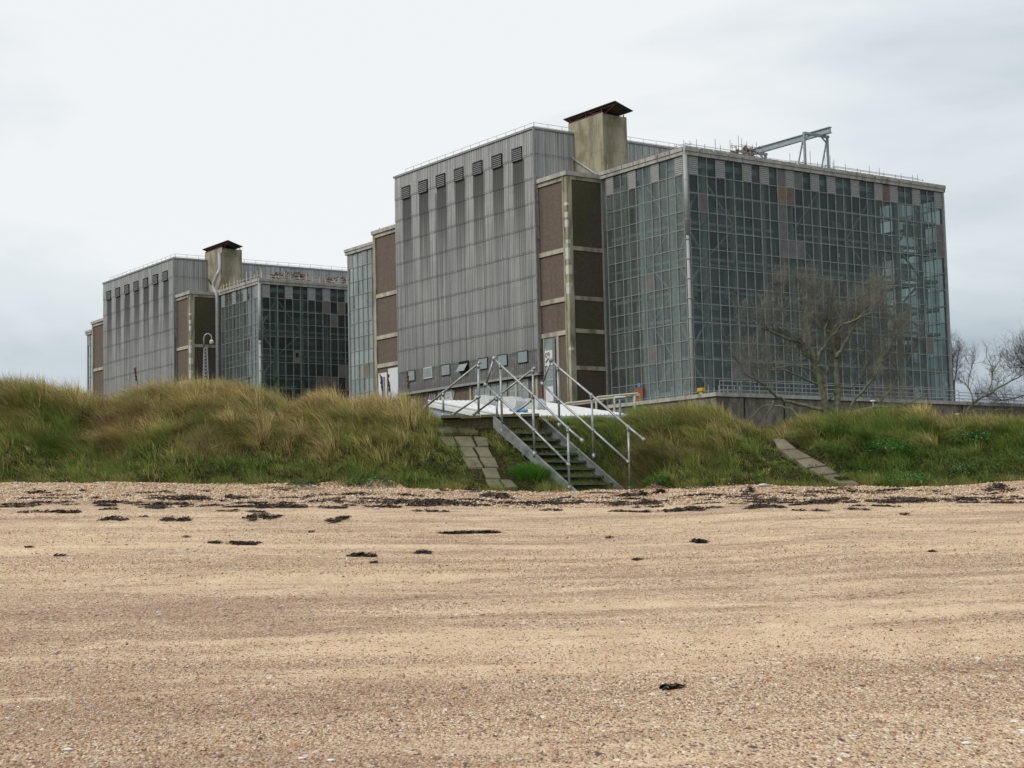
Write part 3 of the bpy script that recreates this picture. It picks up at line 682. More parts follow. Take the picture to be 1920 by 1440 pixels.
front_boards(b2, [(6, 8, 'board_brown'), (6, 9, 'board_brown')])
# plain ochre-coloured boxes behind the front glass of the near hall
B().box(-15.6, -14.6, 2.2, 3, 34.3, 36.3).box(-10.0, -9.0, 2.2, 3, 34.3, 36.3).each('ochre_box', M['ochre'], b1)
B().box(-.35, -.2, 33.2, 33.7, 55.2, 55.9).box(-.35, -.2, 33.2, 33.7, 52.6, 53.2).box(-.35, -.2, 33.5, 34.0, 43.6, 44.2).each('paper_notice', M['white'], b1)
# notice sheets by the stair window, with marks like the photo's
sh = B().box(-28.2, -25.4, -7.32, -7.27, 26.4, 28.9).box(-28.2, -25.4, -7.32, -7.27, 20.4, 22.9).build('sign_board', M['white'], b1)
mk = B(); y_ = -7.345
for k in range(10):      # "09"-like painted marks
    a = 2*math.pi*k/10; b_ = 2*math.pi*(k+1)/10
    mk.beam((-27.75+.22*math.cos(a), y_, 28.15+.38*math.sin(a)), (-27.75+.22*math.cos(b_), y_, 28.15+.38*math.sin(b_)), .05, .1)
    mk.beam((-27.1+.22*math.cos(a), y_, 28.35+.22*math.sin(a)), (-27.1+.22*math.cos(b_), y_, 28.35+.22*math.sin(b_)), .05, .1)
mk.beam((-26.88, y_, 28.35), (-27.0, y_, 27.75), .05, .1)
mk.build('sign_mark', M['dark'], sh)
B().beam((-27.9, y_, 26.9), (-27.2, y_, 27.6), .05, .22).build('sign_mark', M['red'], sh)
# pipes on the towers
MB(bl).tube([(-29.0, .5, 62.3), (-21.9, .45, 57.9)], .17, 8).tube([(-29.3, .55, 62.6), (-29.0, .4, 62.2)], .35, 8).build('downpipe', M['duct'], b1, True)
MB(bl).tube([(-21.5, .4, 67.5), (-21.5, .4, 63.6), (-20.9, -.2, 62.8), (-21.1, -.5, 62.2), (-23.1, -.5, 60.3), (-23.0, -.6, 59.4), (-22.2, -.7, 58.2)], .42, 10).build('downpipe', M['duct'], b2, True)
MB(bl).tube([(-22.4, -.8, 59.0), (-20.9, -.9, 57.6), (-20.7, -.75, 56.5), (-20.7, -.75, 20)], .45, 10).build('downpipe', M['duct'], b2, True)
MB(bl).tube([(-27.9, .4, 62.0), (-25., .35, 59.6)], .15, 8).build('downpipe', M['dark'], b2, True)

# --- scaffolding and debris on the roofs (things of their own)
def root_at(name, R):
    o = empty(name, R.location, 0); o.rotation_euler = R.rotation_euler; return o
def scaffold(R, spec, label, seed, mt='scaff', grp=None):
    rr = random.Random(seed); o = root_at('scaffolding', R); pl = B(); ra = B()
    for (x0, y0, x1, y1, z0, step, hmin, hmax, rails) in spec:
        L = math.hypot(x1-x0, y1-y0); n = max(2, int(L/step))
        for i in range(n+1):
            f_ = min(1, max(0, (i+rr.uniform(-.25, .25))/n)); X, Y = x0+(x1-x0)*f_, y0+(y1-y0)*f_
            pl.tube([(X, Y, z0), (X, Y, z0+rr.uniform(hmin, hmax))], .085 if z0 < 30 else .062, 4)
        for k in range(rails):
            zz_ = z0+hmin*(k+1)/(rails+.2); ra.tube([(x0, y0, zz_+rr.uniform(-.1, .1)), (x1, y1, zz_+rr.uniform(-.1, .1))], .042, 4)
    pl.each('upright', M[mt], o); ra.each('rail', M[mt], o)
    return tag(o, label, 'scaffolding', grp)
scaffold(b1, [(-20, .6, -.5, .6, 58.2, 2.4, 1.0, 1.6, 2), (-15, 2.0, -.5, 2.0, 58, 3., 1.6, 2.4, 1), (-.4, .6, -.4, 16, 58.2, 1.9, 1.0, 2.6, 2)], 'low scaffold rail along the near corner of the big glass block roof', 1, 'scaff', 'roof scaffolding')
scaffold(b1, [(-.7, 12.5, -.7, 17.5, 58., 1.6, 2.6, 3.5, 2), (-3, 12.5, -3, 17.5, 58., 1.6, 3.0, 4.6, 3), (-.6, 23.5, -.6, 33, 58.1, 1.5, 1.0, 3.0, 2)], 'tall scaffold frames beside the low end of the crane beam', 2, 'scaff', 'roof scaffolding')
scaffold(b1, [(-.5, 33.5, -.5, 56, 58.2, 3.1, .9, 2.1, 1), (-.8, 34, -.8, 55, 58.2, 5, 1.2, 2.5, 1)], 'thin scaffold rail on the far right of the roof, past the crane', 3, 'scaff', 'roof scaffolding')
scaffold(b2, [(-20, .6, -.5, .6, 58.2, 1.7, 1.4, 2.9, 1), (-.4, .6, -.4, 30, 58.2, 1.8, 1.0, 2.4, 2)], 'pale scaffold rail round the roof edge of the distant hall', 4, 'cream_rail', 'roof scaffolding')
scaffold(b1, [(-95.5, .5, -84, .5, 58.2, 1.7, .8, 3.3, 1)], 'short scaffold poles above the narrow glass strip left of the big hall', 9, 'scaff', 'roof scaffolding')
def debris(R, y0, y1, n, label, seed, hh=1.6):
    rr = random.Random(seed); v = MB(bl)
    for k in range(n):
        x_, y_ = rr.uniform(-3.2, -.9), rr.uniform(y0, y1); z_ = 58.0+rr.random()**2*hh
        a = rr.uniform(0, 3.1); l_ = rr.uniform(.3, 1.7)
        v.beam((x_, y_, z_), (x_+l_*math.cos(a)*.5, y_+l_*math.sin(a), z_+rr.uniform(-.4, .5)), rr.uniform(.06, .4), rr.uniform(.05, .3))
    o = v.build('debris', M['rust'], None); o.location = R.location; o.rotation_euler = R.rotation_euler
    return tag(o, label, 'debris', kind='stuff')
debris(b1, 12.5, 17, 60, 'broken boards and rusty scrap on the roof beside the crane foot', 1, 2.6)
debris(b1, 18.5, 33, 90, 'low rubble along the roof edge under the crane beam', 2, .8)
debris(b1, 36, 56, 60, 'thin scatter of rubble on the far end of the roof', 3, .6)
debris(b2, 4, 13, 130, 'heap of rusty scrap on the distant hall roof, nearer the corner', 4, 2.4)
debris(b2, 17, 29, 170, 'heap of rusty scrap on the distant hall roof, by the blue crane arm', 5, 2.4)
# --- gantry crane
def crane(R, label, x0=.7, x1=-20.2, ya=27.3, yb=33.0, full=True):
    o = root_at('gantry_crane', R); y_ = 32.0; zt = 64.9
    bm = B(); e = .35
    bm.box(x1, x0, y_-e, y_+e, zt+.42, zt+.52); bm.box(x1, x0, y_-e, y_+e, zt-.52, zt-.42); bm.box(x1, x0, y_-.09, y_+.09, zt-.42, zt+.42); bm.build('beam', M['crane'], o)
    for x_ in (-1.0, -15.8):
        f = B(); f.box(x_-.25, x_+.25, ya, yb+.2, zt-.95, zt-.55)
        f.build('portal_head', M['crane'], o)
        for yy, s_ in ((ya+.15, 1), (yb-.1, -1)):
            l_ = B(); l_.beam((x_, yy, 58), (x_, yy, zt-.95), .34, .34); l_.beam((x_-2.0 if yy < 30 else x_-1.9, yy, 58), (x_-.1, yy, zt-1.1), .2, .2)
            l_.beam((x_, yy, zt-2.0), (x_, yy+s_*1.4, zt-.9), .2, .2); l_.beam((x_-1.6, yy, 59.3), (x_, yy, 59.3), .12, .12); l_.beam((x_-.9, yy, 61.8), (x_, yy, 61.8), .12, .12)
            l_.build('leg', M['crane'], o)
    return tag(o, label, 'crane')
crane(b1, 'blue grey gantry crane standing on the roof of the nearer hall')
c2_ = crane(b2, 'pale blue gantry crane partly hidden on the roof of the distant hall'); c2_.location.z -= 2.6*K
# --- raised platform block in front of the glass
P = root_at('platform_block', b1)
B().box(-9, 15.4, -9.4, 170, 13.7, 17.9).build('wall', M['wall'], P)
B().box(-8.7, 15.0, -9.0, 170, 2, 13.7).build('lower_wall', M['brick_moss'], P)
B().box(-9.1, 15.7, -9.7, 170, 17.9, 18.45).build('coping', M['cornice'], P)
f = B()
for k in range(12): f.box(15.38, 15.46, -4+k*8, -3.75+k*8, 13.75, 17.85)
f.each('wall_joint', M['dark'], P)
tag(P, 'low brown pebble-dash wall and platform with pale coping in front of the glass block', 'wall')
def railing(pts, zr, step, label, mt='scaff', z0=18.45, rr_=.06):
    o = root_at('railing', b1); a, b_ = B(), B()
    for (x0, y0), (x1, y1) in zip(pts[:-1], pts[1:]):
        L = math.hypot(x1-x0, y1-y0); n = max(1, int(L/step))
        for i in range(n+1): a.tube([(x0+(x1-x0)*i/n, y0+(y1-y0)*i/n, z0), (x0+(x1-x0)*i/n, y0+(y1-y0)*i/n, z0+zr[-1])], rr_, 4)
        for z_ in zr: b_.tube([(x0, y0, z0+z_), (x1, y1, z0+z_)], rr_, 4)
    a.each('post', M[mt], o); b_.each('rail', M[mt], o); return tag(o, label, 'railing')
railing([(15.0, -8.2), (15.0, 44)], (.5, 1.1, 1.75), 3.4, 'grey tube railing on the platform edge behind the bare tree', 'galv')
railing([(15.0, 44), (15.0, 165)], (.5, 1.0, 1.5), 4.5, 'thin railing on the platform running out of frame on the right', 'galv')
scaffold(b1, [(14.2, -7.8, 14.2, -3.5, 18.45, 1., .6, 1.3, 1), (-6, -8.6, 13, -8.6, 18.45, 1.9, .5, 1.9, 1), (0, -7.5, 13, -7.5, 18.45, 2.6, .7, 1.4, 1)], 'low loose tubes on the platform under the glass corner', 6, 'galv')
o = MB(bl).box(10.9, 12.0, -8.9, -8.2, 18.95, 19.45).box(11.2, 11.7, -8.7, -8.4, 18.45, 18.95).build('tank', M['yellow'], None)
o.location = b1.location; o.rotation_euler = b1.rotation_euler; tag(o, 'small yellow box on the platform under the glass corner post', 'box')

def bar(p, q, r, n=8): return MB().tube([p, q], r, n)
# --- camera mast in front of the distant hall
Y = 112.; b_ = at(386, 725, Y); o = empty('camera_mast', (b_[0], b_[1], b_[2]-3)); base = np.array([b_[0], b_[1], b_[2]-3])
L = lambda x, y, dy=0: at(x, y, Y+dy)-base
f = MB(); h0 = L(380.5, 725); h1 = L(391.5, 725); t0 = L(382.5, 650); t1 = L(388, 650); bk = np.array([0, .35, 0])
legs = [(h0, t0), (h1, t1), (h0+bk, t0+bk*.5)]
for a, b_ in legs: f.tube([a - (b_-a)*.3, b_], .035, 5)
for i in range(12):
    for (a, b_), (c_, d_) in ((legs[0], legs[1]), (legs[1], legs[2])):
        u0, u1 = i/12, (i+1)/12; f.tube([a+(b_-a)*u0, c_+(d_-c_)*u1], .02, 4)
f.build('lattice_mast', M['galv'], o)
pts = [L(382.5, 652), L(382.2, 637)] + [L(389.6-7.2*math.cos(a), 634-8*math.sin(a)) for a in np.linspace(0, math.pi, 9)] + [L(396.8, 638)]
MB().tube(pts, .045, 8).build('bracket', M['galv'], o, True)
dm = MB(); cc = L(396.6, 642)
for i in range(6):
    a0, a1 = math.pi*i/6, math.pi*(i+1)/6; dm.tube([cc+np.array([0, 0, .14*math.cos(a0)]), cc+np.array([0, 0, .14*math.cos(a1)])], .14*math.sin(a0)+.005, 12, .14*math.sin(a1)+.005, False)
dm.tube([cc+np.array([0, 0, .17]), cc+np.array([0, 0, .0])], .1, 12, .15)
dm.build('camera_dome', M['white'], o, True)
tag(o, 'lattice mast with white dome camera on a hooked bracket, before the distant hall', 'camera mast')
# --- lamps
def lamp(px, py, Y, w_, label, stem=20):
    a = at(px, py, Y); s_ = Y/F; o = empty('yard_lamp', (a[0], a[1], G0))
    a0 = np.array([0, 0, a[2]-G0]); hd = MB(); n = 14
    vs = [(math.cos(q)*w_*s_*.5*k, math.sin(q)*w_*s_*.25*k, a0[2]+h_*s_) for k, h_ in ((.75, -1.5), (1, 0), (.7, 1.6)) for q in np.linspace(0, 2*math.pi, n, False)]
    fs = [(j*n+i, j*n+(i+1) % n, (j+1)*n+(i+1) % n, (j+1)*n+i) for j in (0, 1) for i in range(n)] + [tuple(range(n))[::-1], tuple(2*n+i for i in range(n))]
    hd.add(vs, fs); hd.build('lamp_head', M['white'], o, True)
    MB().tube([(0, 0, 0), (0, 0, a0[2]-1.4*s_)], .05, 8).build('pole', M['galv'], o)
    return tag(o, label, 'lamp', 'yard lamps')
lamp(1637, 752, 112, 12, 'small white lamp head before the brown wall, right of the bare tree trunk')
lamp(1795, 777, 100, 11, 'small white lamp head low in the brown wall, by the leaning sapling')
lamp(1162, 745, 72, 26, 'flat white lamp head on a short pole right of the stair rails')
# --- pale pipework crossing towards the platform
Y = 92
o = MB()
for (x0, y0, x1, y1) in ((1060, 757, 1198, 741), (1062, 761, 1130, 752), (1120, 745, 1195, 738)): o.tube([at(x0, y0, Y), at(x1, y1, Y+8)], .07, 6)
for x_, y0, y1 in ((1075, 756, 790), (1118, 750, 790), (1152, 746, 790), (1190, 742, 790)): o.tube([at(x_, y0, Y+2), at(x_, y1, Y+2)], .06, 6)
tag(o.build('pipe_rack', M['cream_rail']), 'cream pipes on stilts crossing to the platform behind the stair rails', 'pipe rack')
# --- white roofed low building with three boxes on it
q0, q1, q2 = at(957, 782, 60), at(803, 752, 75), at(1176, 777, 75); q3 = q1+q2-q0; e = q1-q0; d_ = q2-q0
o = empty('low_building', (q0[0], q0[1], G0)); O = np.array([q0[0], q0[1], G0])
rf = MB(); n = 26
for i in range(n):      # standing-seam sheets
    a, b_ = i/n, (i+1)/n; A, Bp = q0+d_*a-O, q0+d_*b_-O; sm = np.array([0, 0, .07])
    rf.add([A, Bp, Bp+e, A+e, A-sm*2, Bp-sm*2, Bp+e-sm*2, A+e-sm*2], [(0, 1, 2, 3), (7, 6, 5, 4), (0, 4, 5, 1), (1, 5, 6, 2), (2, 6, 7, 3), (3, 7, 4, 0)])
    rf.beam(A+sm*.4, A+e+sm*.4, .05, .05)
rf.build('roof', M['white'], o)
wl = MB()
for (a, b_) in ((q0, q1), (q0, q2)):
    nn = 60; t_ = (b_-a); nr = np.array([t_[1], -t_[0], 0]); nr /= np.linalg.norm(nr); nr = nr if nr[1] < 0 else -nr
    vs = []
    for i in range(nn+1):
        p = a+t_*i/nn - nr*(.15 if i % 2 else .08) - O; vs += [(p[0], p[1], 0.), (p[0], p[1], p[2]-.16)]
    wl.add(vs, [(2*i, 2*i+2, 2*i+3, 2*i+1) for i in range(nn)])
wl.build('wall', M['duct'], o)
fc = MB()
for (a, b_) in ((q0, q1), (q0, q2)): fc.beam(a-O-np.array([0, 0, .17]), b_-O-np.array([0, 0, .17]), .06, .16)
fc.build('fascia', M['white'], o)
MB().add([q0+d_*.30+e*.30-O+np.array([0, 0, .05]), q0+d_*.42+e*.30-O+np.array([0, 0, .05]), q0+d_*.42+e*.48-O+np.array([0, 0, .05]), q0+d_*.30+e*.48-O+np.array([0, 0, .05])], [(0, 1, 2, 3)])
tag(o, 'low building behind the bank with a sloping white sheet roof', 'building')
for (x_, y_, Y_, wd, ht, ln, lb) in ((912, 757, 74, .40, .36, .9, 'white roof cowl on the low building, the left one behind the stair rails'), (962, 760, 71, .40, .36, .9, 'white roof cowl on the low building, the middle one above the blue sheet'), (1003, 762, 72, .38, .34, .8, 'white roof cowl on the low building, the right one between the rail posts')):
    c_ = at(x_, y_, Y_); o = empty('roof_cowl', tuple(c_)); a = math.radians(-28); A = lambda v: (v[0]*math.cos(a)-v[1]*math.sin(a), v[0]*math.sin(a)+v[1]*math.cos(a), v[2])
    pr = [(-wd, ht*.2), (-wd*.8, ht), (wd*.5, ht), (wd, ht*.45), (wd*.8, -.2), (-wd*.3, -.2)]
    vs = [A((p, s_*ln/2, z_)) for s_ in (-1, 1) for p, z_ in pr]; n = len(pr)
    MB().add(vs, [tuple(range(n)), tuple(range(2*n-1, n-1, -1))]+[(i, i+n, (i+1) % n+n, (i+1) % n) for i in range(n)])
    mb = MB(); mb.add(vs, [tuple(range(n)), tuple(range(2*n-1, n-1, -1))]+[(i, i+n, (i+1) % n+n, (i+1) % n) for i in range(n)]); mb.build('cowl_casing', M['cowl'], o)
    mb = MB(); mb.add([A(v) for v in [(-.3, -.4, -.6), (.35, -.4, -.6), (.35, .4, -.6), (-.3, .4, -.6), (-.3, -.4, -.19), (.35, -.4, -.19), (.35, .4, -.19), (-.3, .4, -.19)]], [(0, 3, 2, 1), (4, 5, 6, 7), (0, 1, 5, 4), (1, 2, 6, 5), (2, 3, 7, 6), (3, 0, 4, 7)]); mb.build('base', M['dark'], o)
    tag(o, lb, 'roof cowl', 'cowls on the white roof')
v = [at(955, 767, 66), at(978, 765, 67), at(990, 769, 66), at(966, 772, 65)]
v = [p+np.array([0, 0, .02]) for p in v]; v2_ = [p-np.array([0, 0, .2]) for p in v]
tag(mesh('tarpaulin', v+v2_, [(0, 1, 2, 3), (7, 6, 5, 4), (0, 4, 5, 1), (1, 5, 6, 2), (2, 6, 7, 3), (3, 7, 4, 0)], M['blue']), 'blue sheet lying on the white roof below the middle cowl', 'tarpaulin')

# ------------------------------------------------------------------ stairs
P0 = at(1073, 920, 34.5); o = empty('metal_stairs', tuple(P0)); tag(o, 'galvanised metal steps with tube handrails going over the grassy bank', 'stairs')
stp = np.array([-.179, .215, .173]); W = np.array([.77, .64, 0])*1.43; wn_ = W/np.linalg.norm(W); gd = np.array([-.64, .77, 0])
for k in range(9):
    a = stp*k; mb = MB(); d_ = gd*.23
    vs = [a, a+W, a+W+d_, a+d_]; th = np.array([0, 0, .045])
    mb.add(vs+[p-th for p in vs], [(0, 1, 2, 3), (7, 6, 5, 4), (0, 4, 5, 1), (1, 5, 6, 2), (2, 6, 7, 3), (3, 7, 4, 0)])
    mb.build('tread', M['tread'], o)
sv = stp/np.linalg.norm(stp[:2])
for off in (-.012, 1.012):
    a = W*off - stp*.9 + np.array([0, 0, .03]); b_ = W*off + stp*9.1+np.array([0, 0, .03])
    pr = np.array([0, 0, .13]); mb = MB(); tk = wn_*.012
    vs = [a-pr*1.1-tk, a+pr*.2-tk, b_+pr-tk, b_-pr-tk]; vs2 = [v_+tk*2 for v_ in vs]
    mb.add(vs+vs2, [(0, 1, 2, 3), (7, 6, 5, 4), (0, 4, 5, 1), (1, 5, 6, 2), (2, 6, 7, 3), (3, 7, 4, 0)])
    s_ = 1 if off < .5 else -1
    for q in (.9, -.9): mb.beam(a+pr*q*(.2 if q > 0 else 1.1)+wn_*s_*.03, b_+pr*q+wn_*s_*.03, .06, .012)
    mb.build('stringer', M['stringer'], o)
PR = .026
def Q(x, y, Y): return at(x, y, Y)-P0
def clamp_(mb, p, dr):
    dr = np.array(dr)/np.linalg.norm(dr); mb.tube([p-dr*.045, p+dr*.045], PR*1.55, 8)
def rail(pts, name='handrail', clamps=True):
    mb = MB(); mb.tube(pts, PR, 8)
    for i, p in enumerate(pts):
        dr = pts[min(i+1, len(pts)-1)]-pts[max(i-1, 0)]; clamp_(mb, p, dr)
    mb.build(name, M['galv'], o, True)
def post(a, b_): 
    mb = MB(); mb.tube([a, b_], PR, 8); mb.tube([b_-np.array([0, 0, .02]), b_+np.array([0, 0, .10])], PR*1.6, 8); mb.tube([a-np.array([0, 0, .09]), a-np.array([0, 0, .01])], PR*1.45, 8); mb.build('post', M['galv'], o, True)
LY = (36.25, 35.38, 34.5); RY = (37.15, 36.3, 35.42)
lt_ = [Q(926.5, 672, 36.42), Q(938, 684, LY[0]), Q(998.5, 739.5, LY[1]), Q(1065, 803, LY[2]), Q(1091.5, 826, 34.15)]
lm = [Q(910.6, 721.5, 36.55), Q(938, 747, LY[0]), Q(1001.6, 806.5, LY[1]), Q(1066, 871, LY[2])]
rt_ = [Q(1033, 675, 37.22), Q(1046, 688, RY[0]), Q(1109, 741, RY[1]), Q(1178, 800.5, RY[2]), Q(1207, 824, 34.95)]
rm = [Q(1017, 720, 37.4), Q(1048, 750, RY[0]), Q(1112, 806.5, RY[1]), Q(1178, 866, RY[2])]
for L_ in (lt_, rt_): rail(L_)
for L_ in (lm, rm): rail(L_, 'mid_rail')
rail([lt_[0], lm[0]], 'end_loop'); rail([rt_[0], rm[0]], 'end_loop')
for (x0, y0, x1, y1, Y_) in ((938, 684, 942, 812, LY[0]), (998.5, 739.5, 1002.5, 855, LY[1]), (1065, 803, 1067.5, 919, LY[2]), (1046, 688, 1049, 801, RY[0]), (1109, 741, 1113.5, 859, RY[1]), (1178, 800.5, 1181.5, 921, RY[2])):
    post(Q(x0, y0, Y_), Q(x1, y1, Y_))
FY = (38.1, 38.9)
rail([Q(898, 681, FY[0]), Q(831, 736, FY[0]+.75), Q(798, 763, FY[0]+1.1)]); rail([Q(1000.5, 691.5, FY[1]), Q(931, 745, FY[1]+.75), Q(890, 776, FY[1]+1.15)])
rail([Q(897, 745, FY[0]), Q(850, 777, FY[0]+.5)], 'mid_rail'); rail([Q(998, 750, FY[1]), Q(948, 787, FY[1]+.5)], 'mid_rail')
for (x0, y0, x1, y1, Y_) in ((897, 683, 897.5, 785, FY[0]), (831, 736, 831.5, 782, FY[0]+.75), (999, 693, 1001, 790, FY[1]), (931, 745, 932, 785, FY[1]+.75)): post(Q(x0, y0, Y_), Q(x1, y1, Y_))

# concrete edge of the sea wall and slab path
z0_ = at(900, 779, 37.05)[2]; xa, xb = at(826, 779, 37.05)[0], at(1012, 779, 37.05)[0]
mb = MB(); rr = random.Random(2); n = 5
for i in range(n):
    a, b_ = xa+(xb-xa)*i/n+.012, xa+(xb-xa)*(i+1)/n-.012; dz = rr.uniform(-.012, .012); mb.box(a, b_, 36.86+rr.uniform(-.03, .03), 37.6, z0_-.06+dz, z0_+dz)
mb.box(xa+.1, xb-.05, 37.06, 37.5, z0_-.6, z0_-.07)
tag(mb.build('sea_wall', M['slab']), 'low concrete sea wall edge at the top of the bank beside the steps', 'sea wall')
def slabs(quads, label, mt, th=.05, lift=.05):
    mb = MB()
    for q_ in quads:
        p = [hit(x_, y_, 33.5, 39)+np.array([0, 0, lift]) for x_, y_ in q_]
        lo_ = [a-np.array([0, 0, th+lift]) for a in p]
        mb.add(p+lo_, [(0, 1, 2, 3), (7, 6, 5, 4), (0, 4, 5, 1), (1, 5, 6, 2), (2, 6, 7, 3), (3, 7, 4, 0)])
    return tag(mb.build('path', mt), label, kind='structure')
cq = lambda *p: [(780+x_*.1459, 720+y_*.1459) for x_, y_ in p]
slabs([cq((310, 655), (560, 655), (478, 580), (240, 580)), cq((600, 655), (800, 655), (735, 580), (520, 580)), cq((570, 825), (770, 825), (705, 705), (495, 705)), cq((800, 825), (935, 815), (900, 715), (745, 705)),
       cq((630, 960), (790, 960), (715, 845), (560, 845)), cq((830, 960), (985, 965), (925, 845), (760, 845)), cq((670, 1098), (862, 1098), (785, 980), (610, 980)), cq((895, 1092), (1060, 1098), (1005, 980), (820, 980)),
       cq((905, 1235), (1085, 1235), (1030, 1115), (850, 1115)), cq((960, 1370), (1130, 1370), (1055, 1262), (895, 1262)), cq((1170, 1365), (1300, 1352), (1215, 1262), (1085, 1262)), cq((400, 825), (530, 825), (470, 705), (300, 705))],
      'mossy paving slabs beside the steps', M['slab'])
slabs([[(1462, 848), (1492, 846), (1470, 828), (1450, 828)], [(1486, 866), (1520, 863), (1495, 848), (1466, 850)], [(1512, 882), (1548, 878), (1524, 865), (1491, 868)], [(1538, 895), (1572, 892), (1552, 880), (1517, 884)], [(1572, 912), (1610, 912), (1577, 894), (1544, 897)]], 'worn slab path up the right bank', M['pathm'], lift=.06)

# ------------------------------------------------------------------ grass
def blades(X, Y, L, lean, wid, col, seed=1, droop=.6, curl=0.3):
    """X,Y base; L length; lean (n,2) horizontal lean; returns verts, quads, colours"""
    r = np.random.default_rng(seed); n = len(X); Z = H(X, Y)-.02
    seg = 4; ts = np.linspace(0, 1, seg+1)
    az = r.uniform(0, np.pi, n); wx, wy = np.cos(az)*wid, np.sin(az)*wid
    V = np.zeros((n, (seg+1)*2, 3), np.float32)
    for i, t_ in enumerate(ts):
        hx = lean[:, 0]*L*(t_**1.5); hy = lean[:, 1]*L*(t_**1.5)
        lm_ = np.hypot(lean[:, 0], lean[:, 1]); up_ = L*(t_ - droop*lm_*t_**2.2*.62)
        ww = 1-t_**1.8*.92
        for j, s_ in enumerate((-1, 1)):
            V[:, 2*i+j, 0] = X+hx+s_*wx*ww*.5; V[:, 2*i+j, 1] = Y+hy+s_*wy*ww*.5; V[:, 2*i+j, 2] = Z+up_
    b = (np.arange(n)*(seg+1)*2)[:, None]
    Fq = np.concatenate([b+np.array([2*i, 2*i+1, 2*i+3, 2*i+2]) for i in range(seg)], 0)
    tcol = np.repeat(col[:, None, :], (seg+1)*2, 1)
    return V.reshape(-1, 3), Fq, tcol.reshape(-1, 3)
def pal(mix_, r):
    """colour per blade from a 0..1 dryness value"""
    green = np.array([.14, .215, .045]); olive = np.array([.295, .285, .088]); straw = np.array([.58, .46, .235]); brown = np.array([.26, .15, .075])
    m_ = np.clip(mix_, 0, 1)[:, None]
    c_ = np.where(m_ < .5, green+(olive-green)*(m_*2), olive+(straw-olive)*((m_-.5)*2))
    k = r.random(len(mix_)) < .16*m_[:, 0]; c_[k] = brown
    return c_*r.uniform(.65, 1.35, len(mix_))[:, None]
def in_stair(X, Y):
    p = px_of(X, Y); return (p > 815) & (p < 1195)
def slabmask(X, Y):
    # corridor of the slab path and of the steps in plan
    a = hit(870, 806, 33.5, 39); b_ = hit(960, 918, 33.5, 39); t_ = (Y-b_[1])/(a[1]-b_[1]); xc = b_[0]+(a[0]-b_[0])*t_
    s1 = (np.abs(X-xc) < .35) & (t_ > -.2) & (t_ < 1.15)
    t2 = (Y-P0[1])/(stp[1]*8); xs = P0[0]+stp[0]*8*t2; rel = X-xs; 
    s2 = (rel > -.05) & (rel < 1.5) & (Y < 37.6)
    c_ = hit(1460, 830, 33.5, 39.5); d2_ = hit(1590, 911, 33.5, 39); t3 = (Y-d2_[1])/(c_[1]-d2_[1]); x3 = d2_[0]+(c_[0]-d2_[0])*t3
    s3 = (np.abs(X-x3) < .19) & (t3 > -.3) & (t3 < 1.3)
    return s1, s2, s3
Vs, Fs, Cs = [], [], []; off = 0
def addb(r_):
    global off
    v_, f_, c_ = r_; Vs.append(v_); Fs.append(f_+off); Cs.append(c_); off += len(v_)
r = np.random.default_rng(3)
def field(n, x0, x1, y0, y1): return r.uniform(x0, x1, n), r.uniform(y0, y1, n)
def dryness(X, Y, p, s):
    right = np.clip((p-1180)/200, 0, 1)
    d_ = .05+.58*s*(1-.25*right)+1.1*(fbm(X*.5, Y*.9, 71, 3)-.45)
    d_ = np.where((p > 800) & (p < 1190), d_*.6-.02, d_)
    return d_ - .30*np.clip((p-1500)/120, 0, 1)*(s < .8)
def emit(X, Y, L, lean, dry, bright, seed, minL=.05):
    p = px_of(X, Y); s1, s2, s3 = slabmask(X, Y)
    L = np.where(in_stair(X, Y), np.minimum(L, .20), L); L = np.where(s2, np.minimum(L, .15), L)
    keep = ~(s1 & (Y < 36.95)) & ~s3 & (L > minL) & (Y > foot_y(X)+.02)
    X, Y, L, lean, dry, bright = [q[keep] for q in (X, Y, L, lean, dry, bright)]; n = len(X)
    addb(blades(X, Y, L, lean, r.uniform(.007, .013, n), pal(dry, r)*bright[:, None], seed))
# thin under-layer
for (n, x0, x1, y0, y1) in ((120000, -13.5, 13.8, 34.2, 39.4), (26000, -1.9, 3.2, 34.3, 37.4), (16000, -24, -13.5, 34.2, 40), (16000, 13.8, 24, 34.2, 40), (10000, -18, 18, 39.4, 45)):
    X, Y = field(n, x0, x1, y0, y1); p = px_of(X, Y); s = np.clip((Y-YF)/(YC-YF), 0, 1); t2_ = fbm(X*3.1, Y*3.6, 51, 2)
    emit(X, Y, (.10+.16*s)*r.uniform(.5, 1.4, n)*np.clip(np.interp(p, TOPX, GRH)/.3, .3, 1), np.stack([-.35+r.normal(0, .4, n), -.1+r.normal(0, .35, n)], -1), dryness(X, Y, p, s)-.05+r.normal(0, .15, n), r.uniform(.8, 1.2, n), int(n))
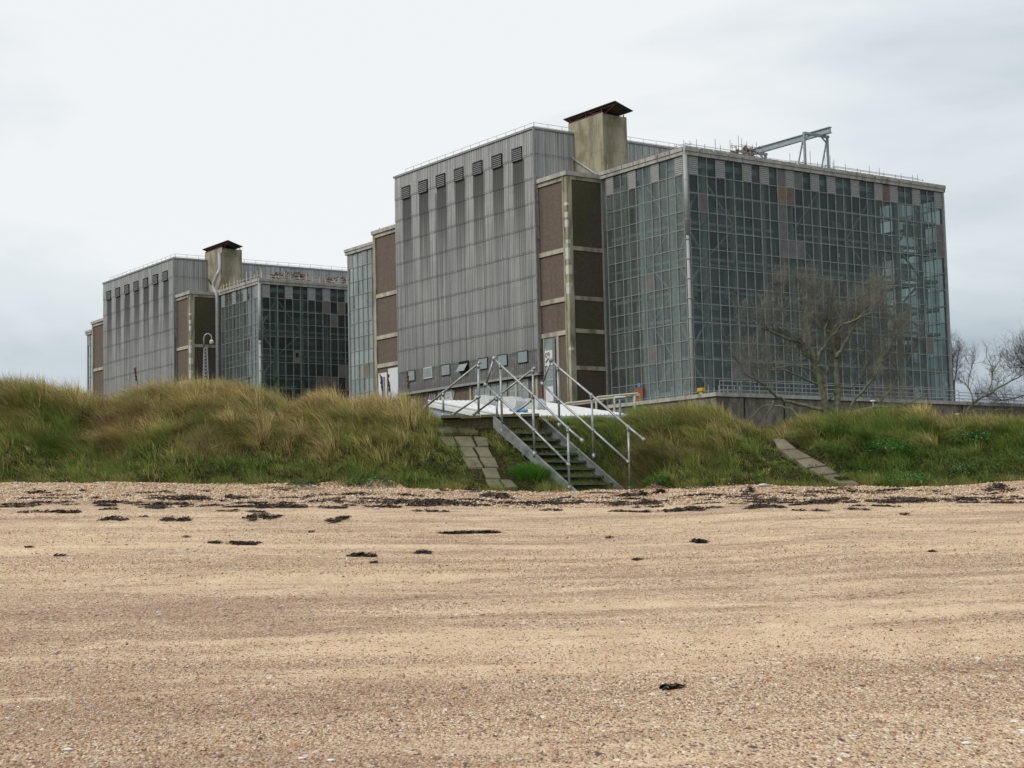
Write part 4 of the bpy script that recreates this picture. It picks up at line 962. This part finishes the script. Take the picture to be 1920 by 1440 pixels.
# tussocks: blades fan out from a common root and bend with the wind
for (nt, x0, x1, y0, y1) in ((4300, -13.5, 13.8, 34.35, 38.9), (900, -24, -13.5, 34.4, 39), (900, 13.8, 24, 34.4, 39)):
    cx, cy = field(nt, x0, x1, y0, y1); cp_ = px_of(cx, cy); cs_ = np.clip((cy-YF)/(YC-YF), 0, 1)
    lm_ = np.interp(cp_, TOPX, GRH)/.42; big = r.random(nt)**1.6
    rt_c = np.clip((cp_-1180)/200, 0, 1)
    cL = (.15+.40*np.clip(cs_*1.15, 0, 1)**.9)*(.25+.75*lm_)*(.62+.75*big)
    cL *= np.where(fbm(cx*.8, cy*1.2, 91, 2) > .35, 1., .6)
    cdry = dryness(cx, cy, cp_, cs_)+r.normal(0, .27, nt); cbr = r.uniform(.50, 1.65, nt)
    wind = (.30+.75*fbm(cx*.45, cy*.6, 61, 2))*(.55+.5*cs_)*(1-.3*rt_c)+r.normal(0, .12, nt)
    wy_ = r.normal(-.12, .28, nt); wind = wind*r.uniform(.3, 1.35, nt)
    nb = np.clip((22+46*big*(.5+cs_)).astype(int), 12, 90); ix = np.repeat(np.arange(nt), nb); n = len(ix)
    rad = (.05+.16*big)[ix]; a = r.uniform(0, 2*np.pi, n); q = np.sqrt(r.random(n)); dx, dy = np.cos(a)*q, np.sin(a)*q
    X, Y = cx[ix]+dx*rad, cy[ix]+dy*rad; L = cL[ix]*r.uniform(.55, 1.15, n)
    lean = np.stack([-wind[ix]+dx*.55+r.normal(0, .16, n), wy_[ix]+dy*.5+r.normal(0, .14, n)], -1)
    emit(X, Y, L, lean, cdry[ix]+r.normal(0, .13, n), cbr[ix]*r.uniform(.75, 1.25, n), nt)
# big drooping mops of old marram, hanging down the slope
nt = 620; cx = r.uniform(-14, 14, nt); cy = YF+(YC+.4-YF)*(.25+.75*r.random(nt)**.7); cp_ = px_of(cx, cy); cs_ = np.clip((cy-YF)/(YC-YF), 0, 1)
lm_ = np.interp(cp_, TOPX, GRH)/.42; k = lm_ > .35; cx, cy, cp_, cs_, lm_ = cx[k], cy[k], cp_[k], cs_[k], lm_[k]; nt = len(cx)
nb = (r.uniform(90, 210, nt)*(.6+.6*cs_)).astype(int); ix = np.repeat(np.arange(nt), nb); n = len(ix)
a = r.uniform(0, 2*np.pi, n); q = r.random(n)**.6; rad = r.uniform(.10, .30, nt)[ix]; dx, dy = np.cos(a)*q, np.sin(a)*q
X, Y = cx[ix]+dx*rad, cy[ix]+dy*rad*.7; L = (r.uniform(.45, .78, nt)*lm_)[ix]*r.uniform(.6, 1.1, n)
wl_ = r.uniform(.35, 1.25, nt)[ix]; lean = np.stack([-wl_*.9+dx*.6+r.normal(0, .14, n), -.45*wl_+dy*.5+r.normal(0, .12, n)], -1)
cdry = dryness(cx, cy, cp_, cs_)+r.normal(.12, .25, nt)
p = px_of(X, Y); L = np.where(in_stair(X, Y), np.minimum(L, .2), L)
s1, s2, s3 = slabmask(X, Y); k = ~s1 & ~s2 & ~s3 & ~in_stair(X, Y)
addb(blades(X[k], Y[k], L[k], lean[k], r.uniform(.008, .014, k.sum()), pal((cdry[ix]+r.normal(0, .12, n))[k], r)*(r.uniform(.65, 1.35, nt)[ix]*r.uniform(.8, 1.2, n))[k][:, None], 77, .95))
# tufts creeping out over the shingle
nt = 260; cx = r.uniform(-14, 14, nt); cy = foot_y(cx)+r.normal(.02, .14, nt); nb = r.integers(25, 80, nt); ix = np.repeat(np.arange(nt), nb); n = len(ix)
dx, dy = r.normal(0, 1, n), r.normal(0, 1, n); X, Y = cx[ix]+dx*.07, cy[ix]+dy*.05; s1, s2, s3 = slabmask(X, Y); k = ~s1 & ~s2 & ~s3
lean = np.stack([dx*.45-.2, dy*.4-.15], -1); L = r.uniform(.10, .30, nt)[ix]*r.uniform(.6, 1.2, n)
addb(blades(X[k], Y[k], L[k], lean[k], np.full(k.sum(), .010), pal((r.uniform(-.1, .6, nt)[ix]+r.normal(0, .1, n))[k], r), 78))
# bleached straw heap and seed stalks
X, Y = r.normal(0, .35, 1500), r.normal(0, .25, 1500); h_ = hit(392, 842); X += h_[0]; Y += h_[1]+.15; n = 1500
addb(blades(X, Y, r.uniform(.15, .4, n), r.normal(0, .6, (n, 2)), np.full(n, .009), np.array([.38, .30, .16])*r.uniform(.7, 1.2, (n, 1)), 5))
for (px, py, nn, dx) in ((1235, 878, 900, .55), (1215, 862, 700, .4)):
    h_ = hit(px, py); X, Y = h_[0]+r.normal(0, dx, nn), h_[1]+.1+r.normal(0, .16, nn)
    addb(blades(X, Y, r.uniform(.2, .45, nn), np.stack([-r.uniform(.4, 1.2, nn), r.normal(-.3, .3, nn)], -1), np.full(nn, .009), np.array([.33, .25, .14])*r.uniform(.6, 1.2, (nn, 1)), 6))
n = 1500; X, Y = field(n, -13, 12.5, 36.8, 38.6); k = ~in_stair(X, Y); X, Y = X[k], Y[k]; n = len(X)
addb(blades(X, Y, r.uniform(.35, .62, n)*np.interp(px_of(X, Y), TOPX, GRH)/.42, np.stack([-r.uniform(.1, .6, n), r.normal(0, .15, n)], -1), np.full(n, .006), np.array([.42, .31, .17])*r.uniform(.7, 1.2, (n, 1)), 8, .4))
n = 1300; X, Y = r.uniform(SP[0]-4.2, SP[0]-1.2, n), r.uniform(36.9, 37.3, n)
k_ = (px_of(X, Y) > 826) & (px_of(X, Y) < 1035); X, Y = X[k_], Y[k_]; n = len(X)
addb(blades(X, Y, r.uniform(.12, .30, n), np.stack([r.normal(-.2, .4, n), -r.uniform(.2, 1.3, n)], -1), np.full(n, .010), pal(r.uniform(0, .75, n), r), 12, 1.1))
tag(mesh('grass', np.concatenate(Vs), np.concatenate(Fs), M['grass'], colors=np.concatenate(Cs)), 'long windswept marram and rough grass covering the bank', 'grass', kind='stuff')
# bright tuft by the steps
h_ = hit(995, 893); n = 1500; X, Y = h_[0]+r.normal(0, .14, n), h_[1]+r.normal(0, .10, n); dx, dy = X-h_[0], Y-h_[1]
v_, f_, c_ = blades(X, Y, r.uniform(.18, .36, n), np.stack([dx*3.2, dy*3.2], -1)+r.normal(0, .15, (n, 2)), np.full(n, .011), np.array([.085, .21, .025])*r.uniform(.6, 1.3, (n, 1)), 9)
tag(mesh('grass_tuft', v_, f_, M['grass'], colors=c_), 'bright green grass tuft against the left stringer of the steps', 'grass tuft')

# mixed broad-leaved weeds between the grass
X, Y = field(60000, -13.5, 13.8, 34.35, 38.0); s = (Y-YF)/(YC-YF); p = px_of(X, Y)
k = (fbm(X*.7, Y*1.3, 131, 3) > .60-.16*np.clip((p-1250)/300, 0, 1)+.22*s) & (fbm(X*4, Y*4, 133, 2) > .42) & (Y > foot_y(X)+.03); s1, s2, s3 = slabmask(X, Y); k &= ~s1 & ~s3 & ~(s2 & (r.random(len(X)) < .6)); X, Y = X[k], Y[k]; n = len(X)
z = H(X, Y)+r.uniform(.02, .17, n)*np.where(slabmask(X, Y)[1], .4, 1); a = r.uniform(0, 2*np.pi, n); L = r.uniform(.035, .085, n); wv = L*r.uniform(.3, .5, n); tz = r.uniform(-.4, .5, n)
p0 = np.stack([X, Y, z], -1); dr = np.stack([np.cos(a), np.sin(a), tz], -1)*L[:, None]; sdv = np.stack([-np.sin(a), np.cos(a), 0*a], -1)*wv[:, None]*.5
V = np.stack([p0, p0+dr*.5+sdv, p0+dr, p0+dr*.5-sdv], 1).reshape(-1, 3); cc = np.array([.065, .165, .04])*r.uniform(.5, 1.5, (n, 1))
tag(mesh('weeds', V, np.arange(4*n).reshape(-1, 4), M['leaf'], colors=np.repeat(cc, 4, 0)), 'low green broad-leaved weeds mixed into the foot of the bank', 'weeds', kind='stuff')
# leafy plants along the foot
def plant(px, py, wd, ht, n, label, seed, col=(.05, .115, .03)):
    col = (col[0]*1.5, col[1]*1.6, col[2]*1.4)
    r = np.random.default_rng(seed); c_ = hit(px, py, 32.5, 38.5); vs = []; cs = []; fs = []
    for i in range(n):
        a = r.uniform(0, 2*np.pi); rad = wd*.5*np.sqrt(r.random()); z_ = ht*(1-(rad/(wd*.5))**2*.7)*r.uniform(.35, 1); L = r.uniform(.05, .11); w2 = L*r.uniform(.3, .5)
        p = np.array([rad*np.cos(a), rad*np.sin(a), z_]); dr = np.array([np.cos(a+r.normal(0, .5)), np.sin(a+r.normal(0, .5)), r.uniform(-.5, .5)]); dr /= np.linalg.norm(dr)
        sd_ = np.cross(dr, [0, 0, 1]); sd_ /= np.linalg.norm(sd_)+1e-6; mid_ = p+dr*L*.5+np.array([0, 0, .012]); b = len(vs)
        vs += [p, mid_+sd_*w2*.5, p+dr*L, mid_-sd_*w2*.5]; fs.append((b, b+1, b+2, b+3)); k = r.uniform(.6, 1.6); cs += [np.array(col)*k]*4
    lf = np.array(vs); o = empty('leafy_plant', tuple(c_)); mesh('leaves', lf, np.array(fs), M['leaf'], o, colors=np.array(cs))
    st = MB()
    for i in range(9):
        a = r.uniform(0, 2*np.pi); st.tube([(0, 0, -.02), (wd*.2*np.cos(a), wd*.2*np.sin(a), ht*.5), (wd*.38*np.cos(a), wd*.38*np.sin(a), ht*.75)], .007, 4, .003)
    st.build('stem', M['bark'], o); return tag(o, label, 'plant', 'leafy plants along the foot of the bank')
plant(690, 914, .85, .32, 420, 'large leafy plant at the foot of the bank, left of the slab path', 1)
plant(568, 913, .6, .18, 200, 'dark leafy plant spilling onto the shingle further left of the slab path', 2, (.04, .08, .03))
plant(1232, 910, .55, .26, 330, 'round leafy plant right of the bottom of the steps', 3)
plant(1320, 912, .34, .16, 120, 'small leafy plant on the shingle edge, second right of the steps', 4)
plant(1700, 908, 1.0, .28, 420, 'wide leafy plant at the foot of the right bank, beyond the slab path', 5, (.05, .14, .03))
plant(1805, 893, .5, .32, 220, 'upright leafy plant on the far right bank', 6)
plant(262, 905, .3, .14, 110, 'small leafy plant under the left bank', 7, (.04, .09, .03))
plant(1665, 850, 1.0, .35, 420, 'leafy green patch halfway up the right bank above the slab path', 8, (.045, .15, .04))
plant(1822, 832, 1.1, .35, 420, 'leafy green patch high on the far right bank', 9, (.045, .15, .04))
plant(1060, 850, .9, .10, 250, 'low leafy growth beneath the middle treads of the steps', 10, (.05, .15, .03))
def dock(px, y0, y1, Y, label, seed):
    r = random.Random(seed); a = at(px, y1+12, Y); b_ = at(px-4, y0, Y); o = empty('dried_stalk', tuple(a)); d_ = b_-a
    MB().tube([(0, 0, 0), d_*.5+np.array([.03, 0, 0]), d_], .009, 5, .004).build('stem', M['wood'], o)
    mb = MB()
    for i in range(40):
        t_ = r.uniform(.45, 1); p = d_*t_; mb.beam(p, p+np.array([r.uniform(-.03, .03), r.uniform(-.03, .03), .05]), .014, .014)
    mb.build('seed_head', M['wood'], o); tag(o, label, 'dried stalk', 'dried dock stalks on the bank')
dock(718, 704, 748, 37.8, 'dried stalk before the white sheeting, the left of two', 1); dock(732, 706, 750, 37.7, 'dried stalk before the white sheeting, the right of two', 2)
dock(257, 692, 722, 37.8, 'dried stalk before the distant grey cladding', 3); dock(768, 700, 744, 37.9, 'dried stalk against the rusty corner of the near cladding', 4)

# ------------------------------------------------------------------ pebbles, shells and seaweed
OCT = np.array([[1, 0, 0], [0, 1, 0], [-1, 0, 0], [0, -1, 0], [0, 0, 1], [0, 0, -.6]]); OF = np.array([[0, 1, 4], [1, 2, 4], [2, 3, 4], [3, 0, 4], [1, 0, 5], [2, 1, 5], [3, 2, 5], [0, 3, 5]])
PC = np.array([[.70, .60, .47], [.64, .49, .33], [.55, .36, .20], [.40, .23, .13], [.27, .145, .11], [.15, .09, .08], [.58, .33, .16], [.33, .26, .21], [.80, .73, .63]])
def peb(n, x0, x1, y0, y1, s0, s1, seed, thr, pw=None):
    r = np.random.default_rng(seed); X = r.uniform(x0, x1, n); Y = r.uniform(y0, y1, n)
    if y1 < 20: Y = y0+(y1-y0)*r.random(n)**1.3
    dens = fbm(X*.11, (Y-.13*X)*.9, 81, 4); k = (dens > thr+r.normal(0, .07, n)) | (r.random(n) < .14); k &= Y < foot_y(X)-.01+.22*r.random(n)**3; k &= np.abs(X) < Y*.36+1; X, Y = X[k], Y[k]; n = len(X)
    sz = s0+(s1-s0)*r.random(n)**2.2; a = r.uniform(0, 2*np.pi, n); fl = r.uniform(.4, .85, n); el = r.uniform(.55, 1, n)
    P_ = OCT[None]*(1+r.normal(0, .16, (n, 6, 1))); P_ = P_*np.stack([sz, sz*el, sz*fl], -1)[:, None]
    c_, s_ = np.cos(a)[:, None], np.sin(a)[:, None]; x_ = P_[..., 0]*c_-P_[..., 1]*s_; y_ = P_[..., 0]*s_+P_[..., 1]*c_
    t1, t2 = r.normal(0, .25, n)[:, None], r.normal(0, .25, n)[:, None]; z_ = P_[..., 2]+x_*t1+y_*t2
    V = np.stack([x_+X[:, None], y_+Y[:, None], z_+(H(X, Y)+sz*.1)[:, None]], -1)
    f_ = (OF[None]+(np.arange(n)*6)[:, None, None]).reshape(-1, 3); cc = PC[r.choice(9, n, p=pw or [.17, .18, .18, .14, .09, .05, .09, .05, .05])]*r.uniform(.75, 1.15, (n, 1))
    return V.reshape(-1, 3), f_, np.repeat(cc, 6, 0)
o_ = 0; A, Bf, Cc = [], [], []
for a in (peb(190000, -7, 7, 7, 19, .0035, .0105, 1, .47), peb(5000, -7, 7, 7, 20, .008, .019, 9, .42), peb(110000, -10, 10, 17, 30, .006, .014, 2, .52), peb(6000, -11, 11, 16, 30, .010, .022, 6, .46),
          peb(120000, -14, 14, 28.8, 34.9, .010, .034, 3, .22, [.20, .22, .15, .12, .08, .04, .08, .04, .07])):
    A.append(a[0]); Bf.append(a[1]+o_); Cc.append(a[2]); o_ += len(a[0])
tag(mesh('shingle', np.concatenate(A), np.concatenate(Bf), M['pebble'], colors=np.concatenate(Cc)), 'scattered pebbles and broken shells on the sand', 'shingle', kind='stuff')
def seaweed(px, py, wpx, dpx, seed, hgt=.05, dens=1.):
    r = np.random.default_rng(seed); c_ = hit(px, py, 5, 36); s_ = c_[1]/F; wd = wpx*s_*.5
    # vertical pixels become ground depth: bank slope seen from below/at grazing angle
    hgt = hgt*min(1, c_[1]/28.)
    d2_ = hit(px, py+dpx, 5, 36); dp = max(.0042*c_[1], abs(c_[1]-d2_[1])*.5); n = int(dens*(70+wpx*9)); vs, fs, cs = [], [], []; cn_ = np.stack([r.uniform(-.95, .95, 7), r.normal(0, .32, 7)], -1)
    for i in range(n):
        j_ = r.integers(0, len(cn_)); x_ = np.clip(cn_[j_, 0]+r.normal(0, .16), -1.15, 1.15)*wd; y_ = (cn_[j_, 1]+r.normal(0, .22))*dp+.10*math.sin(x_*3.1+seed); env = max(.15, 1-(x_/wd)**2); b = len(vs)
        X, Y = c_[0]+x_, c_[1]+y_; z_ = float(H(X, Y))+r.random()**1.5*hgt*1.0*env+.004; L = r.uniform(.02, .085); a = r.normal(0, .6); dr = np.array([np.cos(a), np.sin(a)*.7, r.normal(0, .14)]); w2 = r.uniform(.003, .010); nr = np.array([-np.sin(a), np.cos(a), r.normal(0, .5)])*w2
        p = np.array([X, Y, z_]); kx = np.array([0, 0, r.uniform(-.01, .02)])
        vs += [p-nr, p+nr, p+dr*L*.5+nr+kx, p+dr*L*.5-nr+kx, p+dr*L+nr*.5, p+dr*L-nr*.5]; fs += [(b, b+1, b+2, b+3), (b+3, b+2, b+4, b+5)]
        k = r.uniform(.5, 1.6); cs += [np.array([.022, .020, .014] if r.random() < .55 else [.085, .055, .038])*k]*6
    return np.array(vs), np.array(fs), np.array(cs)
SW = [(330, 938, 110, 8, .07, 'thick black seaweed strip under the left bank'), (430, 935, 42, 6, .06, 'short black seaweed clump right of the thick left strip'), (112, 962, 62, 4, .03, 'leftmost thin seaweed strip on the sand'),
      (215, 974, 50, 8, .03, 'ragged seaweed scatter below the leftmost strip'), (327, 976, 62, 12, .04, 'tangled brown seaweed clump left of centre on the upper beach'), (487, 971, 58, 12, .06, 'dark seaweed clump with a trailing tail, left of centre'),
      (560, 951, 150, 6, .035, 'long thin seaweed line joining the two centre clumps'), (632, 976, 40, 12, .03, 'wispy brown seaweed clump in the middle of the beach'), (805, 946, 175, 8, .06, 'longest black seaweed strip, below the slab path'),
      (928, 932, 64, 10, .07, 'tangled seaweed heap at the foot of the slab path'), (1020, 946, 160, 5, .04, 'thin dark seaweed line below the steps'), (1192, 946, 115, 12, .08, 'thick black seaweed mat right of the steps'),
      (1190, 928, 44, 8, .10, 'small seaweed heap touching the right stringer foot'), (1297, 956, 92, 7, .06, 'flat black seaweed mat right of the thick mat'), (1235, 926, 30, 6, .08, 'small brown seaweed knot by the round leafy plant'),
      (1402, 924, 26, 9, .13, 'upright seaweed knot on the shingle right of centre'), (1430, 951, 66, 7, .05, 'broken seaweed patch below the upright knot'), (1530, 944, 70, 6, .04, 'thin seaweed patch below the right slab path'),
      (1690, 941, 120, 9, .06, 'wide black seaweed strip under the right bank'), (1792, 938, 60, 8, .06, 'short black seaweed strip right of the wide one'), (1868, 918, 52, 10, .09, 'rightmost seaweed heap on the shingle'),
      (1308, 1019, 32, 5, .05, 'small lone seaweed clump on the right sand'), (675, 1044, 52, 4, .03, 'short seaweed strip mid beach left of centre'), (790, 1037, 26, 4, .04, 'tiny seaweed clump mid beach below the longest strip'),
      (430, 1019, 90, 5, .03, 'thin streaky seaweed line on the left sand'), (880, 999, 110, 4, .03, 'thin seaweed line below the foot of the slab path'), (1252, 1293, 24, 2, .02, 'single dark weed scrap in the foreground sand')]
for i, (x_, y_, w_, d_, h_, lb) in enumerate(SW):
    v_, f_, c_ = seaweed(x_, y_, w_, d_, 100+i, h_); tag(mesh('seaweed', v_, f_, M['weed'], colors=c_), lb, 'seaweed', 'seaweed washed up on the beach')
r = np.random.default_rng(77); A, Bf, Cc = [], [], []; o_ = 0
for i in range(230):
    far_ = r.random() < .93; xx_ = r.uniform(0, 1920); ln_ = 948-14*(xx_/1920)+r.normal(0, 4.5) if r.random() < .6 else r.uniform(916, 962)
    v_, f_, c_ = seaweed(xx_, ln_ if far_ else r.uniform(960, 1060), r.uniform(10, 95) if far_ else r.uniform(5, 22), r.uniform(1, 4), 300+i, .022 if far_ else .01, r.uniform(.10, .34)); A.append(v_); Bf.append(f_+o_); Cc.append(c_); o_ += len(v_)
tag(mesh('seaweed_litter', np.concatenate(A), np.concatenate(Bf), M['weed'], colors=np.concatenate(Cc)), 'small scraps of dry seaweed along the tide line', 'seaweed', kind='stuff')
def stone(px, py, s_, label, mt, name='pebble', cat='pebble'):
    c_ = hit(px, py, 5, 36); r = random.Random(int(px)); mb = MB(); n = 10; rings = [(-.5, .5), (-.25, .9), (.1, 1), (.4, .75), (.6, .3)]
    vs = [(c_[0]+s_*k*math.cos(q)*(1+.1*r.random()), c_[1]+s_*.6*k*math.sin(q), c_[2]+s_*.25+s_*.55*h_) for h_, k in rings for q in np.linspace(0, 2*math.pi, n, False)]
    mb.add(vs, [(j*n+i, j*n+(i+1) % n, (j+1)*n+(i+1) % n, (j+1)*n+i) for j in range(4) for i in range(n)]+[tuple(range(n))[::-1], tuple(4*n+i for i in range(n))])
    tag(mb.build(name, mt, None, True), label, cat)
stone(128, 1408, .024, 'white pebble in the bottom left foreground', M['stone_white']); stone(621, 1428, .02, 'white pebble near the bottom edge left of centre', M['stone_white']); stone(1812, 1397, .026, 'white pebble near the bottom right corner', M['stone_white'])
stone(566, 1424, .019, 'dull pale pebble beside the white one near the bottom edge', M['stone_white']); stone(679, 1303, .014, 'small red plastic shard on the foreground shingle', simple('red_plastic', (.55, .07, .04), .4), 'plastic_shard', 'litter')
stone(706, 955, .06, 'flat pink plastic scrap in the seaweed line', simple('pink_plastic', (.62, .42, .40), .5), 'plastic_scrap', 'litter'); stone(1431, 912, .09, 'pale round stone at the foot of the right bank', M['patch'])

# ------------------------------------------------------------------ bare trees
def grow_tree(name, limbs, base, label, seed, twn, spread, mats=('bark', 'twig'), depth=1.2, tl=.55, upb=.35, gens=3, tr=.006):
    r = random.Random(seed); o = empty(name, tuple(base)); tk = MB(); tw = []
    def rv(s_): return np.array([r.gauss(0, s_), r.gauss(0, s_), r.gauss(0, s_)])
    def twig(p, d_, L, rad, g_):
        pts = [p]; q = p; dd = d_/np.linalg.norm(d_); n = 4
        for i in range(n):
            dd = dd+rv(.16)+np.array([0, 0, upb*.22]); dd /= np.linalg.norm(dd); q = q+dd*L/n; pts.append(q)
        tw.append((pts, rad, rad*.45))
        if g_ > 0:
            for k in range(r.choice((3, 4, 4, 5))):
                i = r.randint(1, n); a = pts[i]; nd = dd*.8+rv(.55); twig(a, nd, L*r.uniform(.55, .8), rad*.6, g_-1)
    for (pts, r0, r1, tws) in limbs:
        P_ = [np.array(p)-base for p in pts]; dense = [P_[0]]
        for a, b_ in zip(P_[:-1], P_[1:]):
            for k in (1, 2, 3): dense.append(a+(b_-a)*k/3+rv(.018)*(1 if k < 3 else .5))
        tk.tube(dense, r0, 7, r1)
        n = len(dense)
        for k in range(int(tws)):
            i = int(n*(.25+.75*r.random()**.8)); i = min(n-1, max(1, i)); t_ = dense[i]-dense[i-1]; t_ = t_/(np.linalg.norm(t_)+1e-6)
            twig(dense[i], t_*.7+rv(.6)+np.array([0, 0, upb]), tl*r.uniform(.6, 1.3), max(tr, r1*.55), gens)
    tk.build('trunk', M[mats[0]], o, True)
    # twigs as three-sided tubes, built in bulk
    V, Fc = [], []; b = 0
    for pts, ra, rb in tw:
        m_ = len(pts)
        for i, p in enumerate(pts):
            t_ = pts[min(i+1, m_-1)]-pts[max(i-1, 0)]; t_ = t_/(np.linalg.norm(t_)+1e-9); a = np.cross(t_, (.3, .9, .2)); a /= np.linalg.norm(a)+1e-9; c_ = np.cross(t_, a); rr_ = ra+(rb-ra)*i/(m_-1)
            for k in range(3): q = 2.094*k; V.append(p+(a*math.cos(q)+c_*math.sin(q))*rr_)
        Fc += [(b+i*3+k, b+i*3+(k+1) % 3, b+(i+1)*3+(k+1) % 3, b+(i+1)*3+k) for i in range(m_-1) for k in range(3)]; b += m_*3
    mesh('crown', np.array(V), np.array(Fc), M[mats[1]], o)
    return tag(o, label, 'tree')
TY = 58.
def tp(pts, Y0=TY, dy=0., ox=1380, oy=500, sc=.2014):
    n = len(pts); return [at(ox+x_*sc, oy+y_*sc, Y0+dy*i/(n-1)) for i, (x_, y_) in enumerate(pts)]
base = at(1550, 790, TY)
LM = [([(850, 1440), (850, 1360), (800, 1150), (760, 980), (720, 880), (640, 800), (590, 700), (480, 670), (350, 620), (230, 560)], .16, .03, 34, -1.2),
      ([(750, 900), (780, 800), (830, 740), (830, 600), (870, 480), (900, 330)], .08, .02, 30, .6), ([(740, 890), (700, 760), (680, 620), (650, 450), (660, 330), (620, 170)], .09, .02, 34, .2),
      ([(930, 1440), (930, 1340), (950, 1150), (935, 1000), (930, 850), (910, 700), (900, 620), (820, 600), (760, 450), (790, 220)], .17, .025, 40, .9),
      ([(930, 850), (990, 740), (1050, 650), (1110, 520), (1160, 400), (1200, 230)], .09, .02, 34, .5), ([(900, 640), (980, 550), (1120, 490), (1290, 420)], .06, .02, 18, -.8),
      ([(840, 1350), (650, 1290), (450, 1250), (350, 1190), (250, 1090), (120, 1020), (20, 960)], .085, .02, 22, -1.), ([(790, 1120), (620, 1030), (450, 960), (300, 960), (150, 930)], .06, .018, 20, -.7),
      ([(730, 990), (600, 930), (480, 920), (350, 945), (210, 880)], .045, .015, 16, .8), ([(1030, 1430), (1090, 1250), (1180, 1160), (1290, 1030), (1340, 920), (1420, 800), (1470, 640)], .07, .018, 34, -.4),
      ([(1100, 1390), (1300, 1310), (1400, 1200), (1490, 1050), (1530, 930), (1600, 780)], .07, .018, 34, .7), ([(1050, 1370), (1300, 1300), (1500, 1300), (1650, 1260), (1760, 1190)], .05, .015, 14, -1.),
      ([(820, 1080), (850, 950), (850, 830), (900, 760), (960, 640)], .05, .015, 22, 1.), ([(870, 1240), (960, 1120), (1080, 1130), (1190, 990), (1270, 800)], .05, .015, 26, 1.2),
      ([(600, 760), (500, 600), (440, 480), (400, 330), (420, 220)], .045, .015, 26, -.4), ([(1120, 500), (1250, 430), (1330, 330), (1400, 260)], .04, .012, 18, .4), ([(1300, 1010), (1380, 700), (1400, 500)], .04, .012, 24, .6)]
grow_tree('bare_tree', [(tp(p, TY, dy), r0*.85, r1*1.1, n*.62) for p, r0, r1, n, dy in LM], base, 'large leafless many-stemmed tree in front of the glass block', 4, 0, 1, tl=.70, upb=.5, tr=.0115)
BR = [([(610, 1440), (540, 1340), (430, 1300), (340, 1290), (250, 1300), (110, 1440)], .035, .015, 3, .3), ([(350, 1290), (300, 1350), (270, 1440)], .02, .01, 2, .2), ([(345, 1250), (350, 1300)], .02, .02, 0, 0)]
b0 = at(1500, 790, 52.); grow_tree('fallen_branch', [(tp(p, 52., dy), r0, r1, n) for p, r0, r1, n, dy in BR], b0, 'bare arching branch drooping in the dip of the bank, left of the tree', 6, 0, 1, tl=.25, gens=1, tr=.006)
# sapling leaning right
sp_ = lambda pts: [(x_, y_) for x_, y_ in pts]
LS = [([(1798, 800), (1812, 772), (1826, 755), (1850, 742), (1882, 722), (1920, 700)], .07, .02, 16), ([(1826, 755), (1820, 735), (1812, 722), (1798, 712)], .035, .012, 10), ([(1815, 728), (1818, 700), (1828, 672)], .025, .01, 10), ([(1850, 742), (1860, 715), (1862, 695), (1850, 668)], .035, .01, 12), ([(1862, 697), (1876, 672)], .02, .01, 6), ([(1808, 775), (1830, 768), (1860, 770), (1900, 766)], .03, .01, 6), ([(1805, 780), (1828, 772), (1850, 778)], .025, .008, 3)]
grow_tree('sapling', [([at(x_, y_, 60+i*.3) for i, (x_, y_) in enumerate(p)], r0, r1, n*1.3) for p, r0, r1, n in LS], at(1798, 800, 60), 'slim mossy sapling leaning right in front of the brown wall', 8, 0, 1, ('bark', 'twig_grey'), tl=.4, upb=.45, gens=2, tr=.007)
LR = [([(2010, 830), (1995, 760), (1975, 730), (1950, 705), (1915, 680)], .16, .03, 26), ([(1995, 760), (1985, 700), (1965, 670), (1935, 650)], .08, .02, 26), ([(1990, 740), (1995, 680), (1985, 630), (1970, 600)], .1, .02, 30), ([(1980, 735), (1940, 735), (1900, 748), (1870, 752)], .05, .015, 22), ([(1975, 715), (1930, 690), (1895, 690)], .04, .012, 22), ([(2000, 700), (2040, 640), (2070, 600)], .08, .02, 20), ([(1995, 770), (1950, 762), (1905, 770), (1885, 775)], .03, .01, 14)]
grow_tree('bare_tree', [([at(x_, y_, 75+i*.2) for i, (x_, y_) in enumerate(p)], r0, r1, n*1.2) for p, r0, r1, n in LR], at(2010, 830, 75), 'leafless tree cut off by the right edge of the photo', 12, 0, 1, ('twig_grey', 'twig_grey'), tl=.8, upb=.35, tr=.009)
LB = [([(1790, 800), (1788, 720), (1784, 690), (1786, 665)], .12, .02, 22), ([(1788, 725), (1794, 690), (1797, 662)], .05, .015, 22), ([(1787, 740), (1776, 715), (1772, 700)], .05, .015, 8)]
grow_tree('bare_tree', [([at(x_, y_, 215) for i, (x_, y_) in enumerate(p)], r0*2, r1*2, n) for p, r0, r1, n in LB], at(1790, 800, 215), 'faint leafless tree just beyond the right corner of the glass block', 15, 0, 1, ('twig_grey', 'twig_grey'), tl=1.7, upb=.5, tr=.02)
